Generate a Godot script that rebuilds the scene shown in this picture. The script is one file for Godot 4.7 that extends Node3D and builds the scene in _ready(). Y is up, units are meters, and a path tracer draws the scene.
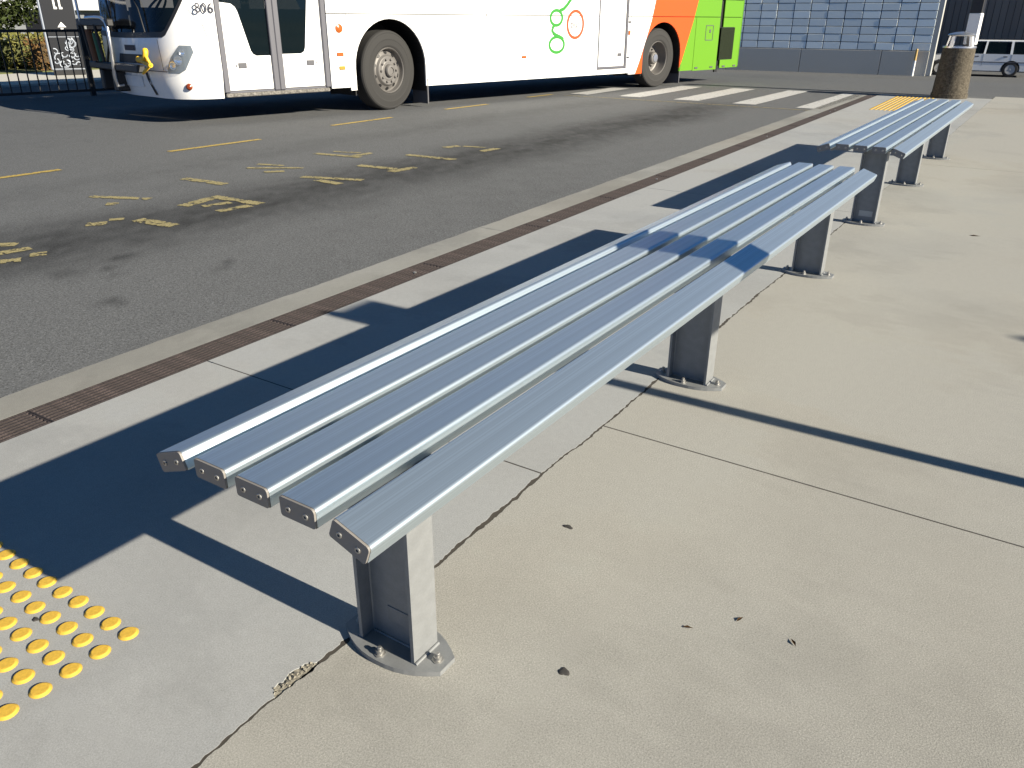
extends Node3D
# A long aluminium bench on a concrete pavement beside a bus bay. World axes: -Z runs along the bench away from the camera, +X towards the sun.

var M := {}
var names := {}
var coarse := FastNoiseLite.new()
var mid := FastNoiseLite.new()
var fine := FastNoiseLite.new()
var rng := RandomNumberGenerator.new()

# ------------------------------------------------------------------ helpers
func numbered(n: String) -> String:
	if not names.has(n):
		names[n] = 0
		return n
	names[n] += 1
	return "%s_%03d" % [n, names[n]]

func thing(called: String, label: String, category: String, at := Vector3.ZERO, turn := 0.0, group := "") -> Node3D:
	var o := Node3D.new()
	o.name = numbered(called)
	add_child(o)
	o.position = at
	o.rotation.y = turn
	tag(o, label, category, group)
	return o

func tag(o: Node, label: String, category: String, group := "") -> void:
	o.set_meta("label", label)
	o.set_meta("category", category)
	if group != "":
		o.set_meta("group", group)

func structure(called: String) -> Node3D:
	var o := Node3D.new()
	o.name = called
	add_child(o)
	o.set_meta("kind", "structure")
	return o

func new_st() -> SurfaceTool:
	var st := SurfaceTool.new()
	st.begin(Mesh.PRIMITIVE_TRIANGLES)
	return st

func put(called: String, st: SurfaceTool, m: Material, parent: Node = self) -> MeshInstance3D:
	st.generate_normals()
	return put_mesh(called, st.commit(), m, parent)

func put_mesh(called: String, mesh: Mesh, m: Material, parent: Node = self) -> MeshInstance3D:
	var o := MeshInstance3D.new()
	o.name = called
	o.mesh = mesh
	o.material_override = m
	parent.add_child(o, true)
	return o

func flat(st: SurfaceTool) -> void:
	st.set_smooth_group(-1)

func smooth(st: SurfaceTool) -> void:
	st.set_smooth_group(1)

# corners given counter-clockwise as seen from outside
func tri(st: SurfaceTool, a: Vector3, b: Vector3, c: Vector3, ua := Vector2.ZERO, ub := Vector2.ZERO, uc := Vector2.ZERO) -> void:
	st.set_uv(ua); st.add_vertex(a)
	st.set_uv(uc); st.add_vertex(c)
	st.set_uv(ub); st.add_vertex(b)

func quad(st: SurfaceTool, a: Vector3, b: Vector3, c: Vector3, d: Vector3, su := 1.0, sv := 1.0) -> void:
	tri(st, a, b, c, Vector2(0, 0), Vector2(su, 0), Vector2(su, sv))
	tri(st, a, c, d, Vector2(0, 0), Vector2(su, sv), Vector2(0, sv))

func box(st: SurfaceTool, c: Vector3, s: Vector3, b := Basis.IDENTITY) -> void:
	flat(st)
	var h := s * 0.5
	var p := []
	for i in 8:
		p.append(c + b * Vector3(h.x if i & 1 else -h.x, h.y if i & 2 else -h.y, h.z if i & 4 else -h.z))
	quad(st, p[4], p[5], p[7], p[6], s.x, s.y)
	quad(st, p[1], p[0], p[2], p[3], s.x, s.y)
	quad(st, p[5], p[1], p[3], p[7], s.z, s.y)
	quad(st, p[0], p[4], p[6], p[2], s.z, s.y)
	quad(st, p[6], p[7], p[3], p[2], s.x, s.z)
	quad(st, p[0], p[1], p[5], p[4], s.x, s.z)

# box whose twelve edges are cut off by e
func bevel_box(st: SurfaceTool, c: Vector3, s: Vector3, e: float, b := Basis.IDENTITY) -> void:
	flat(st)
	var h := s * 0.5
	var dirs := [Vector3.RIGHT, Vector3.LEFT, Vector3.UP, Vector3.DOWN, Vector3.BACK, Vector3.FORWARD]
	for n: Vector3 in dirs:
		var u: Vector3 = Vector3(n.y, n.z, n.x).abs()
		var v: Vector3 = n.cross(u)
		var hn := absf(n.dot(h)); var hu := absf(u.dot(h)) - e; var hv := absf(v.dot(h)) - e
		quad(st, c + b * (n * hn - u * hu - v * hv), c + b * (n * hn + u * hu - v * hv), c + b * (n * hn + u * hu + v * hv), c + b * (n * hn - u * hu + v * hv), hu * 2, hv * 2)
	for ax in 3:
		var a := Vector3.ZERO; a[ax] = 1.0
		var u := Vector3.ZERO; u[(ax + 1) % 3] = 1.0
		var v := Vector3.ZERO; v[(ax + 2) % 3] = 1.0
		for su in [1, -1]:
			for sv in [1, -1]:
				var p0: Vector3 = u * su * u.dot(h) + v * sv * (v.dot(h) - e)
				var p1: Vector3 = u * su * (u.dot(h) - e) + v * sv * v.dot(h)
				var l: Vector3 = a * (a.dot(h) - e)
				if su * sv > 0:
					quad(st, c + b * (p0 - l), c + b * (p1 - l), c + b * (p1 + l), c + b * (p0 + l))
				else:
					quad(st, c + b * (p1 - l), c + b * (p0 - l), c + b * (p0 + l), c + b * (p1 + l))
	for sx in [1, -1]:
		for sy in [1, -1]:
			for sz in [1, -1]:
				var q0 := Vector3(sx * h.x, sy * (h.y - e), sz * (h.z - e))
				var q1 := Vector3(sx * (h.x - e), sy * h.y, sz * (h.z - e))
				var q2 := Vector3(sx * (h.x - e), sy * (h.y - e), sz * h.z)
				if sx * sy * sz > 0:
					tri(st, c + b * q0, c + b * q1, c + b * q2)
				else:
					tri(st, c + b * q0, c + b * q2, c + b * q1)

# ring of points about an axis; profile of (radius, height)
func lathe(st: SurfaceTool, prof: Array, seg: int, at := Vector3.ZERO, b := Basis.IDENTITY, smoothed := true) -> void:
	for i in prof.size() - 1:
		if smoothed: st.set_smooth_group(i + 10)
		else: flat(st)
		for k in seg:
			var a0 := TAU * k / seg; var a1 := TAU * (k + 1) / seg
			var p0: Vector2 = prof[i]; var p1: Vector2 = prof[i + 1]
			var A := at + b * Vector3(cos(a0) * p0.x, p0.y, -sin(a0) * p0.x)
			var B := at + b * Vector3(cos(a1) * p0.x, p0.y, -sin(a1) * p0.x)
			var C := at + b * Vector3(cos(a1) * p1.x, p1.y, -sin(a1) * p1.x)
			var D := at + b * Vector3(cos(a0) * p1.x, p1.y, -sin(a0) * p1.x)
			var u0 := float(k) / seg; var u1 := float(k + 1) / seg
			if p0.x > 1e-5:
				tri(st, A, B, C, Vector2(u0, p0.y), Vector2(u1, p0.y), Vector2(u1, p1.y))
			if p1.x > 1e-5:
				tri(st, A, C, D, Vector2(u0, p0.y), Vector2(u1, p1.y), Vector2(u0, p1.y))

func tube(st: SurfaceTool, path: Array, r: float, seg := 8, r_end := -1.0) -> void:
	smooth(st)
	if r_end < 0: r_end = r
	var rings := []
	var ref := Vector3.UP
	for i in path.size():
		var t: Vector3 = (path[mini(i + 1, path.size() - 1)] - path[maxi(i - 1, 0)]).normalized()
		if absf(t.dot(ref)) > 0.95: ref = Vector3.RIGHT if absf(t.x) < 0.9 else Vector3.BACK
		var u := t.cross(ref).normalized(); var v := t.cross(u).normalized()
		ref = -v if absf(v.y) > 0.5 and v.y < 0 else v
		ref = v
		var ring := []
		var rr := lerpf(r, r_end, float(i) / (path.size() - 1))
		for k in seg:
			ring.append(path[i] + (u * cos(TAU * k / seg) + v * sin(TAU * k / seg)) * rr)
		rings.append(ring)
		ref = u.cross(t).normalized()
	for i in rings.size() - 1:
		for k in seg:
			quad(st, rings[i][(k + 1) % seg], rings[i][k], rings[i + 1][k], rings[i + 1][(k + 1) % seg])
	flat(st)
	for k in range(1, seg - 1):
		tri(st, rings[0][0], rings[0][k + 1], rings[0][k])
		tri(st, rings[-1][0], rings[-1][k], rings[-1][k + 1])

# flat plate: polygon (x,y) on the plane at+b.x*x+b.y*y, front face towards +b.z at depth 0, back at -thick
func plate(st: SurfaceTool, poly: PackedVector2Array, thick: float, at := Vector3.ZERO, b := Basis.IDENTITY) -> void:
	flat(st)
	var p := poly.duplicate()
	if Geometry2D.is_polygon_clockwise(p):
		p.reverse()
	var idx := Geometry2D.triangulate_polygon(p)
	for i in range(0, idx.size(), 3):
		var q := [p[idx[i]], p[idx[i + 1]], p[idx[i + 2]]]
		if (q[1] - q[0]).cross(q[2] - q[0]) < 0:
			q.reverse()
		var w := []
		for k in 3: w.append(at + b * Vector3(q[k].x, q[k].y, 0))
		tri(st, w[0], w[1], w[2], q[0], q[1], q[2])
		for k in 3: w[k] -= b.z * thick
		tri(st, w[0], w[2], w[1], q[0], q[2], q[1])
	for i in p.size():
		var a := p[i]; var c := p[(i + 1) % p.size()]
		var A := at + b * Vector3(a.x, a.y, 0); var C := at + b * Vector3(c.x, c.y, 0)
		quad(st, A - b.z * thick, C - b.z * thick, C, A, a.distance_to(c), thick)

# closed profile in (x,y) swept from z0 to z1 (z1 < z0), smooth flags by angle
func sweep(st: SurfaceTool, prof: PackedVector2Array, z0: float, z1: float, ps := PackedInt32Array()) -> void:
	var p := prof
	var run := 0.0
	for i in p.size():
		var a := p[i]; var c := p[(i + 1) % p.size()]
		if ps.size() > i and ps[i] > 0: st.set_smooth_group(ps[i])
		else: flat(st)
		var l := a.distance_to(c)
		var A := Vector3(a.x, a.y, z0); var B := Vector3(c.x, c.y, z0); var C := Vector3(c.x, c.y, z1); var D := Vector3(a.x, a.y, z1)
		var L := absf(z1 - z0)
		tri(st, A, D, C, Vector2(0, run), Vector2(L, run), Vector2(L, run + l))
		tri(st, A, C, B, Vector2(0, run), Vector2(L, run + l), Vector2(0, run + l))
		run += l

func rounded(cx: float, cy: float, w: float, h: float, r: Array, seg := 4) -> PackedVector2Array:
	# counter-clockwise from bottom left; r = radii bl, br, tr, tl
	var out := PackedVector2Array()
	var cs := [Vector2(-1, -1), Vector2(1, -1), Vector2(1, 1), Vector2(-1, 1)]
	for i in 4:
		var c := Vector2(cx + cs[i].x * (w / 2 - r[i]), cy + cs[i].y * (h / 2 - r[i]))
		var a0 := PI + i * PI / 2
		for k in seg + 1:
			var a := a0 + (PI / 2) * k / seg
			out.append(c + Vector2(cos(a), sin(a)) * r[i])
	return out

func ellipse(cx: float, cy: float, rx: float, ry: float, seg := 24) -> PackedVector2Array:
	var out := PackedVector2Array()
	for k in seg: out.append(Vector2(cx + cos(TAU * k / seg) * rx, cy + sin(TAU * k / seg) * ry))
	return out

func ring_band(st: SurfaceTool, cx: float, cy: float, rx: float, ry: float, w: float, z: float, a0 := 0.0, a1 := TAU, seg := 32) -> void:
	flat(st)
	for k in seg:
		var p := lerpf(a0, a1, float(k) / seg); var q := lerpf(a0, a1, float(k + 1) / seg)
		quad(st, Vector3(cx + cos(p) * (rx - w), cy + sin(p) * (ry - w), z), Vector3(cx + cos(p) * rx, cy + sin(p) * ry, z), Vector3(cx + cos(q) * rx, cy + sin(q) * ry, z), Vector3(cx + cos(q) * (rx - w), cy + sin(q) * (ry - w), z))

func mat(c: Color, rough := 0.8, metal := 0.0, spec := 0.5) -> StandardMaterial3D:
	# c holds real-world (linear) base colour
	var m := StandardMaterial3D.new()
	m.albedo_color = c.linear_to_srgb()
	m.roughness = rough
	m.metallic = metal
	m.metallic_specular = spec
	return m

func grain_image(size: int, seed_: int, parts: Array, base: float, dark: float, light: float, gain := 1.0) -> Image:
	# parts: [frequency, weight]; plus scattered dark pits and light grains
	var acc := PackedFloat32Array(); acc.resize(size * size)
	for q in parts:
		var n := FastNoiseLite.new()
		n.seed = seed_ + int(q[0] * 1000)
		n.noise_type = FastNoiseLite.TYPE_SIMPLEX_SMOOTH if q.size() < 3 else FastNoiseLite.TYPE_CELLULAR
		n.frequency = q[0]
		n.fractal_type = FastNoiseLite.FRACTAL_NONE
		if q.size() >= 3: n.cellular_return_type = FastNoiseLite.RETURN_CELL_VALUE
		var im := n.get_seamless_image(size, size, false, false, 0.08)
		im.convert(Image.FORMAT_L8)
		var d := im.get_data()
		var w: float = q[1]
		for i in size * size:
			acc[i] += (d[i] / 255.0 - 0.5) * w
	var out := PackedByteArray(); out.resize(size * size)
	for i in size * size:
		var v := base + acc[i]
		if v < base - dark: v -= 0.10 * gain
		if v > base + light: v += 0.08 * gain
		out[i] = clampi(int(v * 255.0), 0, 255)
	return Image.create_from_data(size, size, false, Image.FORMAT_L8, out)

func tex(im: Image) -> ImageTexture:
	var c := im.duplicate()
	c.convert(Image.FORMAT_RGB8)
	return ImageTexture.create_from_image(c)

func bump(im: Image, strength: float) -> ImageTexture:
	var c := im.duplicate()
	c.convert(Image.FORMAT_RGBA8)
	c.bump_map_to_normal_map(strength)
	return ImageTexture.create_from_image(c)

func sample(n: FastNoiseLite, x: float, z: float) -> float:
	return n.get_noise_2d(x, z)

# the line of the trench drain's middle
func drain_x(z: float) -> float:
	return -2.478 + 0.018 * (z + 1.0)

# terrain behind the bay drops by a metre
func terrain(z: float) -> float:
	return -smoothstep(19.0, 33.0, -z) * 1.0

# ------------------------------------------------------------------ scene
func _ready() -> void:
	var cam := Camera3D.new()
	cam.name = "camera"
	cam.position = Vector3(0, 1.1485, 0)
	cam.rotation_order = EULER_ORDER_YXZ
	cam.rotation_degrees = Vector3(-24.643, 33.149, 0.264)
	cam.fov = 51.56
	cam.near = 0.05
	cam.far = 900.0
	add_child(cam)
	cam.current = true

	var sky_mat := ProceduralSkyMaterial.new()
	sky_mat.sky_top_color = Color(0.0160, 0.041, 0.082).linear_to_srgb()
	sky_mat.sky_horizon_color = Color(0.060, 0.175, 0.44).linear_to_srgb()
	sky_mat.sky_curve = 0.20
	sky_mat.ground_bottom_color = Color(0.10, 0.10, 0.10).linear_to_srgb()
	sky_mat.ground_horizon_color = Color(0.14, 0.16, 0.18).linear_to_srgb()
	sky_mat.sun_angle_max = 1.0
	var sky := Sky.new()
	sky.sky_material = sky_mat
	var env := Environment.new()
	env.background_mode = Environment.BG_SKY
	env.sky = sky
	env.tonemap_mode = Environment.TONE_MAPPER_LINEAR
	env.tonemap_exposure = 2.25
	env.sdfgi_enabled = true
	env.ssao_enabled = true
	env.ssil_enabled = true
	var we := WorldEnvironment.new()
	we.name = "world_environment"
	we.environment = env
	add_child(we)

	var sun := DirectionalLight3D.new()
	sun.name = "sun"
	add_child(sun)
	var el := deg_to_rad(24.7)
	sun.basis = Basis.looking_at(Vector3(-cos(el), -sin(el), 0.02), Vector3.UP)
	sun.light_energy = 1.6
	sun.light_color = Color(1.0, 0.962, 0.885)
	sun.light_angular_distance = 0.5
	sun.shadow_enabled = true

	rng.seed = 77
	coarse.seed = 3; coarse.frequency = 0.45; coarse.fractal_octaves = 4
	mid.seed = 9; mid.frequency = 2.6; mid.fractal_octaves = 4
	fine.seed = 21; fine.frequency = 11.0; fine.fractal_octaves = 3
	materials()
	ground()
	drain()
	markings()
	near_studs()
	far_studs()
	far_building()
	dark_building()
	left_background()
	bus()
	bench()
	bin_and_post()
	car()
	shadow_casters()
	small_litter()

func materials() -> void:
	var g1 := grain_image(1024, 5, [[0.40, 0.13], [0.20, 0.07], [0.035, 0.02]], 0.82, 0.085, 0.14, 0.7)
	var g2 := grain_image(1024, 15, [[0.45, 0.20], [0.26, 0.12], [0.03, 0.015]], 0.82, 0.135, 0.16, 0.7)
	var g3 := grain_image(1024, 25, [[0.20, 0.22, 1], [0.36, 0.18], [0.05, 0.10]], 0.72, 0.15, 0.16, 1.2)
	var kerbc := mat(Color(0.470, 0.480, 0.480), 0.92, 0, 0.3)
	kerbc.albedo_texture = tex(g1); kerbc.vertex_color_use_as_albedo = true
	kerbc.normal_enabled = true; kerbc.normal_texture = bump(g1, 2.0); kerbc.normal_scale = 0.35
	M.kerb_slab = kerbc
	var walk := mat(Color(0.482, 0.473, 0.434), 0.92, 0, 0.3)
	walk.albedo_texture = tex(g2); walk.vertex_color_use_as_albedo = true
	walk.normal_enabled = true; walk.normal_texture = bump(g2, 2.0); walk.normal_scale = 0.38
	M.walk_slab = walk
	var asp := mat(Color(0.230, 0.237, 0.245), 0.9, 0, 0.3)
	asp.albedo_texture = tex(g3); asp.vertex_color_use_as_albedo = true
	asp.normal_enabled = true; asp.normal_texture = bump(g3, 3.0); asp.normal_scale = 0.7
	M.asphalt = asp
	var agg := mat(Color(0.18, 0.155, 0.118), 0.95, 0, 0.3)
	agg.albedo_texture = tex(g3); agg.uv1_triplanar = true; agg.uv1_scale = Vector3(0.28, 0.28, 0.28)
	agg.normal_enabled = true; agg.normal_texture = asp.normal_texture
	M.aggregate = agg
	var brk := mat(Color(0.42, 0.39, 0.32), 0.95, 0, 0.3)
	brk.albedo_texture = tex(g3); brk.uv1_triplanar = true; brk.uv1_scale = Vector3(3, 3, 3)
	M.broken = brk
	var wall := mat(Color(0.72, 0.70, 0.64), 0.9, 0, 0.3)
	wall.albedo_texture = tex(g1); wall.uv1_triplanar = true; wall.uv1_scale = Vector3(0.4, 0.4, 0.4)
	M.wall_concrete = wall
	M.crack_fill = mat(Color(0.050, 0.043, 0.035), 1.0)  # dark fill that keeps the crack and joints from showing lit sides
	M.crack_fill.vertex_color_use_as_albedo = true
	M.bed = mat(Color(0.045, 0.04, 0.035), 1.0)
	M.channel = mat(Color(0.05, 0.045, 0.04), 1.0)
	# brushed aluminium: streaks along the slat
	var bw := 512; var bh := 256
	var col := PackedByteArray(); col.resize(bw * bh)
	var r2 := RandomNumberGenerator.new(); r2.seed = 4
	for y in bh:
		var v := 0.88 + r2.randf_range(-0.035, 0.035)
		for x in bw:
			if r2.randf() < 0.006: v = clampf(v + r2.randf_range(-0.02, 0.02), 0.82, 0.94)
			col[y * bw + x] = int(v * 255)
	var brushed := Image.create_from_data(bw, bh, false, Image.FORMAT_L8, col)
	var al := mat(Color(0.73, 0.845, 0.925), 0.45, 0.925)
	al.albedo_texture = tex(brushed)
	al.uv1_scale = Vector3(0.22, 5.0, 1)
	M.aluminium = al
	M.cap = mat(Color(0.22, 0.205, 0.19), 0.6, 0.2)
	M.cap_edge = mat(Color(0.55, 0.55, 0.54), 0.5, 0.6)
	M.bolt = mat(Color(0.36, 0.355, 0.34), 0.45, 0.8)
	M.socket = mat(Color(0.02, 0.02, 0.02), 0.8)
	var galv := mat(Color(0.265, 0.275, 0.28), 0.5, 0.25)
	var gi := grain_image(512, 40, [[0.02, 0.05], [0.09, 0.03], [0.3, 0.04]], 0.90, 0.3, 0.3)
	galv.albedo_texture = tex(gi); galv.uv1_triplanar = true; galv.uv1_scale = Vector3(2.5, 2.5, 2.5)
	M.galvanised = galv
	M.sticker = mat(Color(0.42, 0.42, 0.40), 0.6)
	var rust := mat(Color(0.070, 0.053, 0.052), 0.75, 0.2)
	var ri := grain_image(512, 51, [[0.03, 0.35], [0.11, 0.30], [0.3, 0.15]], 0.70, 0.3, 0.22)
	rust.albedo_texture = tex(ri); rust.uv1_triplanar = true; rust.uv1_scale = Vector3(3, 3, 3)
	M.rust = rust
	M.stud = mat(Color(0.70, 0.435, 0.050), 0.7)
	var si := grain_image(256, 61, [[0.05, 0.08], [0.2, 0.08]], 0.90, 0.3, 0.3)
	M.stud.albedo_texture = tex(si); M.stud.uv1_triplanar = true; M.stud.uv1_world_triplanar = true; M.stud.uv1_scale = Vector3(9, 9, 9)
	var yl := mat(Color(0.74, 0.53, 0.12), 0.85)
	yl.albedo_texture = asp.albedo_texture; yl.uv1_triplanar = true; yl.uv1_world_triplanar = true
	M.yellow_line = yl
	var ylw := mat(Color(0.52, 0.44, 0.20), 0.88)
	ylw.albedo_texture = asp.albedo_texture; ylw.uv1_triplanar = true; ylw.uv1_world_triplanar = true
	M.yellow_worn = ylw
	var zw := mat(Color(0.82, 0.82, 0.80), 0.85)
	zw.albedo_texture = asp.albedo_texture; zw.uv1_triplanar = true; zw.uv1_world_triplanar = true
	M.white_line = zw
	M.bus_white = mat(Color(0.78, 0.78, 0.77), 0.25)
	M.bus_white.clearcoat_enabled = true; M.bus_white.clearcoat = 0.4; M.bus_white.clearcoat_roughness = 0.1
	M.bus_orange = mat(Color(0.62, 0.082, 0.012), 0.3)
	M.bus_green = mat(Color(0.112, 0.272, 0.014), 0.3)
	M.logo_green = mat(Color(0.035, 0.23, 0.03), 0.4)
	M.logo_orange = mat(Color(0.46, 0.07, 0.016), 0.4)
	M.logo_grey = mat(Color(0.13, 0.12, 0.125), 0.5)
	M.number = mat(Color(0.018, 0.02, 0.035), 0.6)
	M.rubber = mat(Color(0.075, 0.075, 0.085), 0.6)
	M.door_rubber = mat(Color(0.085, 0.085, 0.10), 0.55)
	M.black = mat(Color(0.012, 0.012, 0.013), 0.5)
	M.gloss_black = mat(Color(0.01, 0.01, 0.012), 0.15)
	M.tyre = mat(Color(0.024, 0.0233, 0.0225), 0.85)
	M.rim = mat(Color(0.15, 0.142, 0.135), 0.55, 0.3)
	M.chrome = mat(Color(0.75, 0.75, 0.76), 0.14, 1.0)
	M.steel = mat(Color(0.62, 0.62, 0.63), 0.3, 0.9)
	M.amber = mat(Color(0.36, 0.09, 0.015), 0.25)
	M.lamp_yellow = mat(Color(0.34, 0.22, 0.03), 0.3)
	M.red = mat(Color(0.20, 0.035, 0.008), 0.3)
	M.louvre = mat(Color(0.05, 0.065, 0.03), 0.6)
	M.hub_cap = mat(Color(0.36, 0.36, 0.36), 0.5)
	M.yellow = mat(Color(0.72, 0.42, 0.02), 0.5)
	M.dirty = mat(Color(0.32, 0.30, 0.27), 0.9)
	M.dirty.albedo_texture = tex(ri); M.dirty.uv1_triplanar = true; M.dirty.uv1_scale = Vector3(1.6, 1.6, 1.6)
	var gl := StandardMaterial3D.new()
	gl.albedo_color = Color(0.05, 0.085, 0.10, 0.88)
	gl.transparency = BaseMaterial3D.TRANSPARENCY_ALPHA
	gl.roughness = 0.03
	gl.metallic_specular = 0.2
	M.glass = gl
	var lens := StandardMaterial3D.new()
	lens.albedo_color = Color(0.8, 0.85, 0.9, 0.14)
	lens.transparency = BaseMaterial3D.TRANSPARENCY_ALPHA
	lens.roughness = 0.03
	M.lens = lens
	M.white_paint = mat(Color(0.74, 0.74, 0.73), 0.5)
	M.car_white = mat(Color(0.70, 0.71, 0.72), 0.2)
	M.car_white.clearcoat_enabled = true; M.car_white.clearcoat = 0.5; M.car_white.clearcoat_roughness = 0.08
	M.black_paint = mat(Color(0.012, 0.012, 0.013), 0.45)
	M.sign_black = mat(Color(0.010, 0.011, 0.014), 0.4)
	M.sign_grey = mat(Color(0.30, 0.33, 0.38), 0.5, 0.3)
	M.soil = mat(Color(0.12, 0.10, 0.07), 1.0)
	M.gum = mat(Color(0.035, 0.032, 0.03), 0.8)
	M.leaf_brown = mat(Color(0.06, 0.035, 0.018), 1.0, 0, 0.1)

# ------------------------------------------------------------------ ground
# sheet of cells; rows from z-list, columns by fraction between two edge functions
func sheet(called: String, zs: Array, fr: Array, xl: Callable, xr: Callable, y: Callable, colour: Callable, m: Material, parent: Node, uv := 1.0, skirt := 0.0) -> MeshInstance3D:
	var st := new_st()
	smooth(st)
	var nc := fr.size()
	for z: float in zs:
		var a: float = xl.call(z); var b: float = xr.call(z)
		for f: float in fr:
			var x := lerpf(a, b, f)
			st.set_color(colour.call(x, z))
			st.set_uv(Vector2(x, z) * uv)
			st.set_normal(Vector3.UP)
			st.add_vertex(Vector3(x, y.call(x, z), z))
	for i in zs.size() - 1:
		for k in nc - 1:
			var p := i * nc + k
			# z falls with i: clockwise seen from above
			for v in [p, p + nc, p + 1, p + 1, p + nc, p + nc + 1]: st.add_index(v)
	var mesh := st.commit()
	if skirt > 0.0:
		var s2 := new_st()
		flat(s2)
		var lo := Vector3(0, -skirt, 0)
		for i in zs.size() - 1:
			var z0: float = zs[i]; var z1: float = zs[i + 1]
			for side in 2:
				var f: Callable = xl if side == 0 else xr
				var A := Vector3(f.call(z0), y.call(f.call(z0), z0), z0); var B := Vector3(f.call(z1), y.call(f.call(z1), z1), z1)
				s2.set_color(colour.call(A.x, z0))
				if side == 0: quad(s2, B + lo, A + lo, A, B)
				else: quad(s2, A + lo, B + lo, B, A)
		for zz: float in [zs[0], zs[-1]]:
			var A := Vector3(xl.call(zz), y.call(xl.call(zz), zz), zz); var B := Vector3(xr.call(zz), y.call(xr.call(zz), zz), zz)
			s2.set_color(colour.call(A.x, zz))
			quad(s2, A + lo, B + lo, B, A)
		s2.generate_normals()
		mesh = s2.commit(mesh)
	return put_mesh(called, mesh, m, parent)

func steps(a: float, b: float, d: float) -> Array:
	var n := maxi(1, int(ceil(absf(b - a) / d)))
	var out := []
	for i in n + 1: out.append(lerpf(a, b, float(i) / n))
	return out

# the crack between kerb slabs and walk slabs: wanders and opens and closes
func crack_mid(z: float) -> float:
	return -0.966 + 0.004 * fine.get_noise_2d(z * 0.5, 4.0) + 0.008 * mid.get_noise_2d(z * 0.55, 9.0) + 0.0035 * fine.get_noise_2d(z * 3.0, 14.0)

func crack_half(z: float) -> float:
	var w := 0.0026 + 0.006 * maxf(0.0, fine.get_noise_2d(z * 2.2, 33.0)) + 0.007 * maxf(0.0, mid.get_noise_2d(z * 1.3, 71.0)) - 0.0012 * fine.get_noise_2d(z * 3.4, 51.0)
	return w * lerpf(1.0, 0.35, smoothstep(4.0, 9.0, -z))

# left edge of the crack, with the chipped edge beside the near post
func chip(z: float) -> float:
	var t := (z + 0.735) / 0.050
	if absf(t) >= 1.0: return 0.0
	return 0.030 * pow(1.0 - t * t, 0.6) * (0.8 + 0.5 * fine.get_noise_2d(z * 2.0, 5.0))

func slab_tone(x: float, z: float, k: float) -> Color:
	var v := 1.0 + 0.16 * coarse.get_noise_2d(x * 1.2, z * 1.2 + 40.0) * k + 0.05 * mid.get_noise_2d(x, z) * k + 0.02 * fine.get_noise_2d(x, z) * k
	var w := 0.035 * coarse.get_noise_2d(x * 0.7 + 90.0, z * 0.7)
	# grubby patches with a ragged outline
	var g := coarse.get_noise_2d(x * 1.7 + 11.0, z * 1.7) + 0.35 * mid.get_noise_2d(x * 1.5, z * 1.5 + 8.0) + 0.25 * fine.get_noise_2d(x, z)
	v *= 1.0 - 0.075 * k * smoothstep(0.12, 0.30, g)
	return Color(v * (1.0 + w), v, v * (1.0 - w * 1.4))

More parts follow.
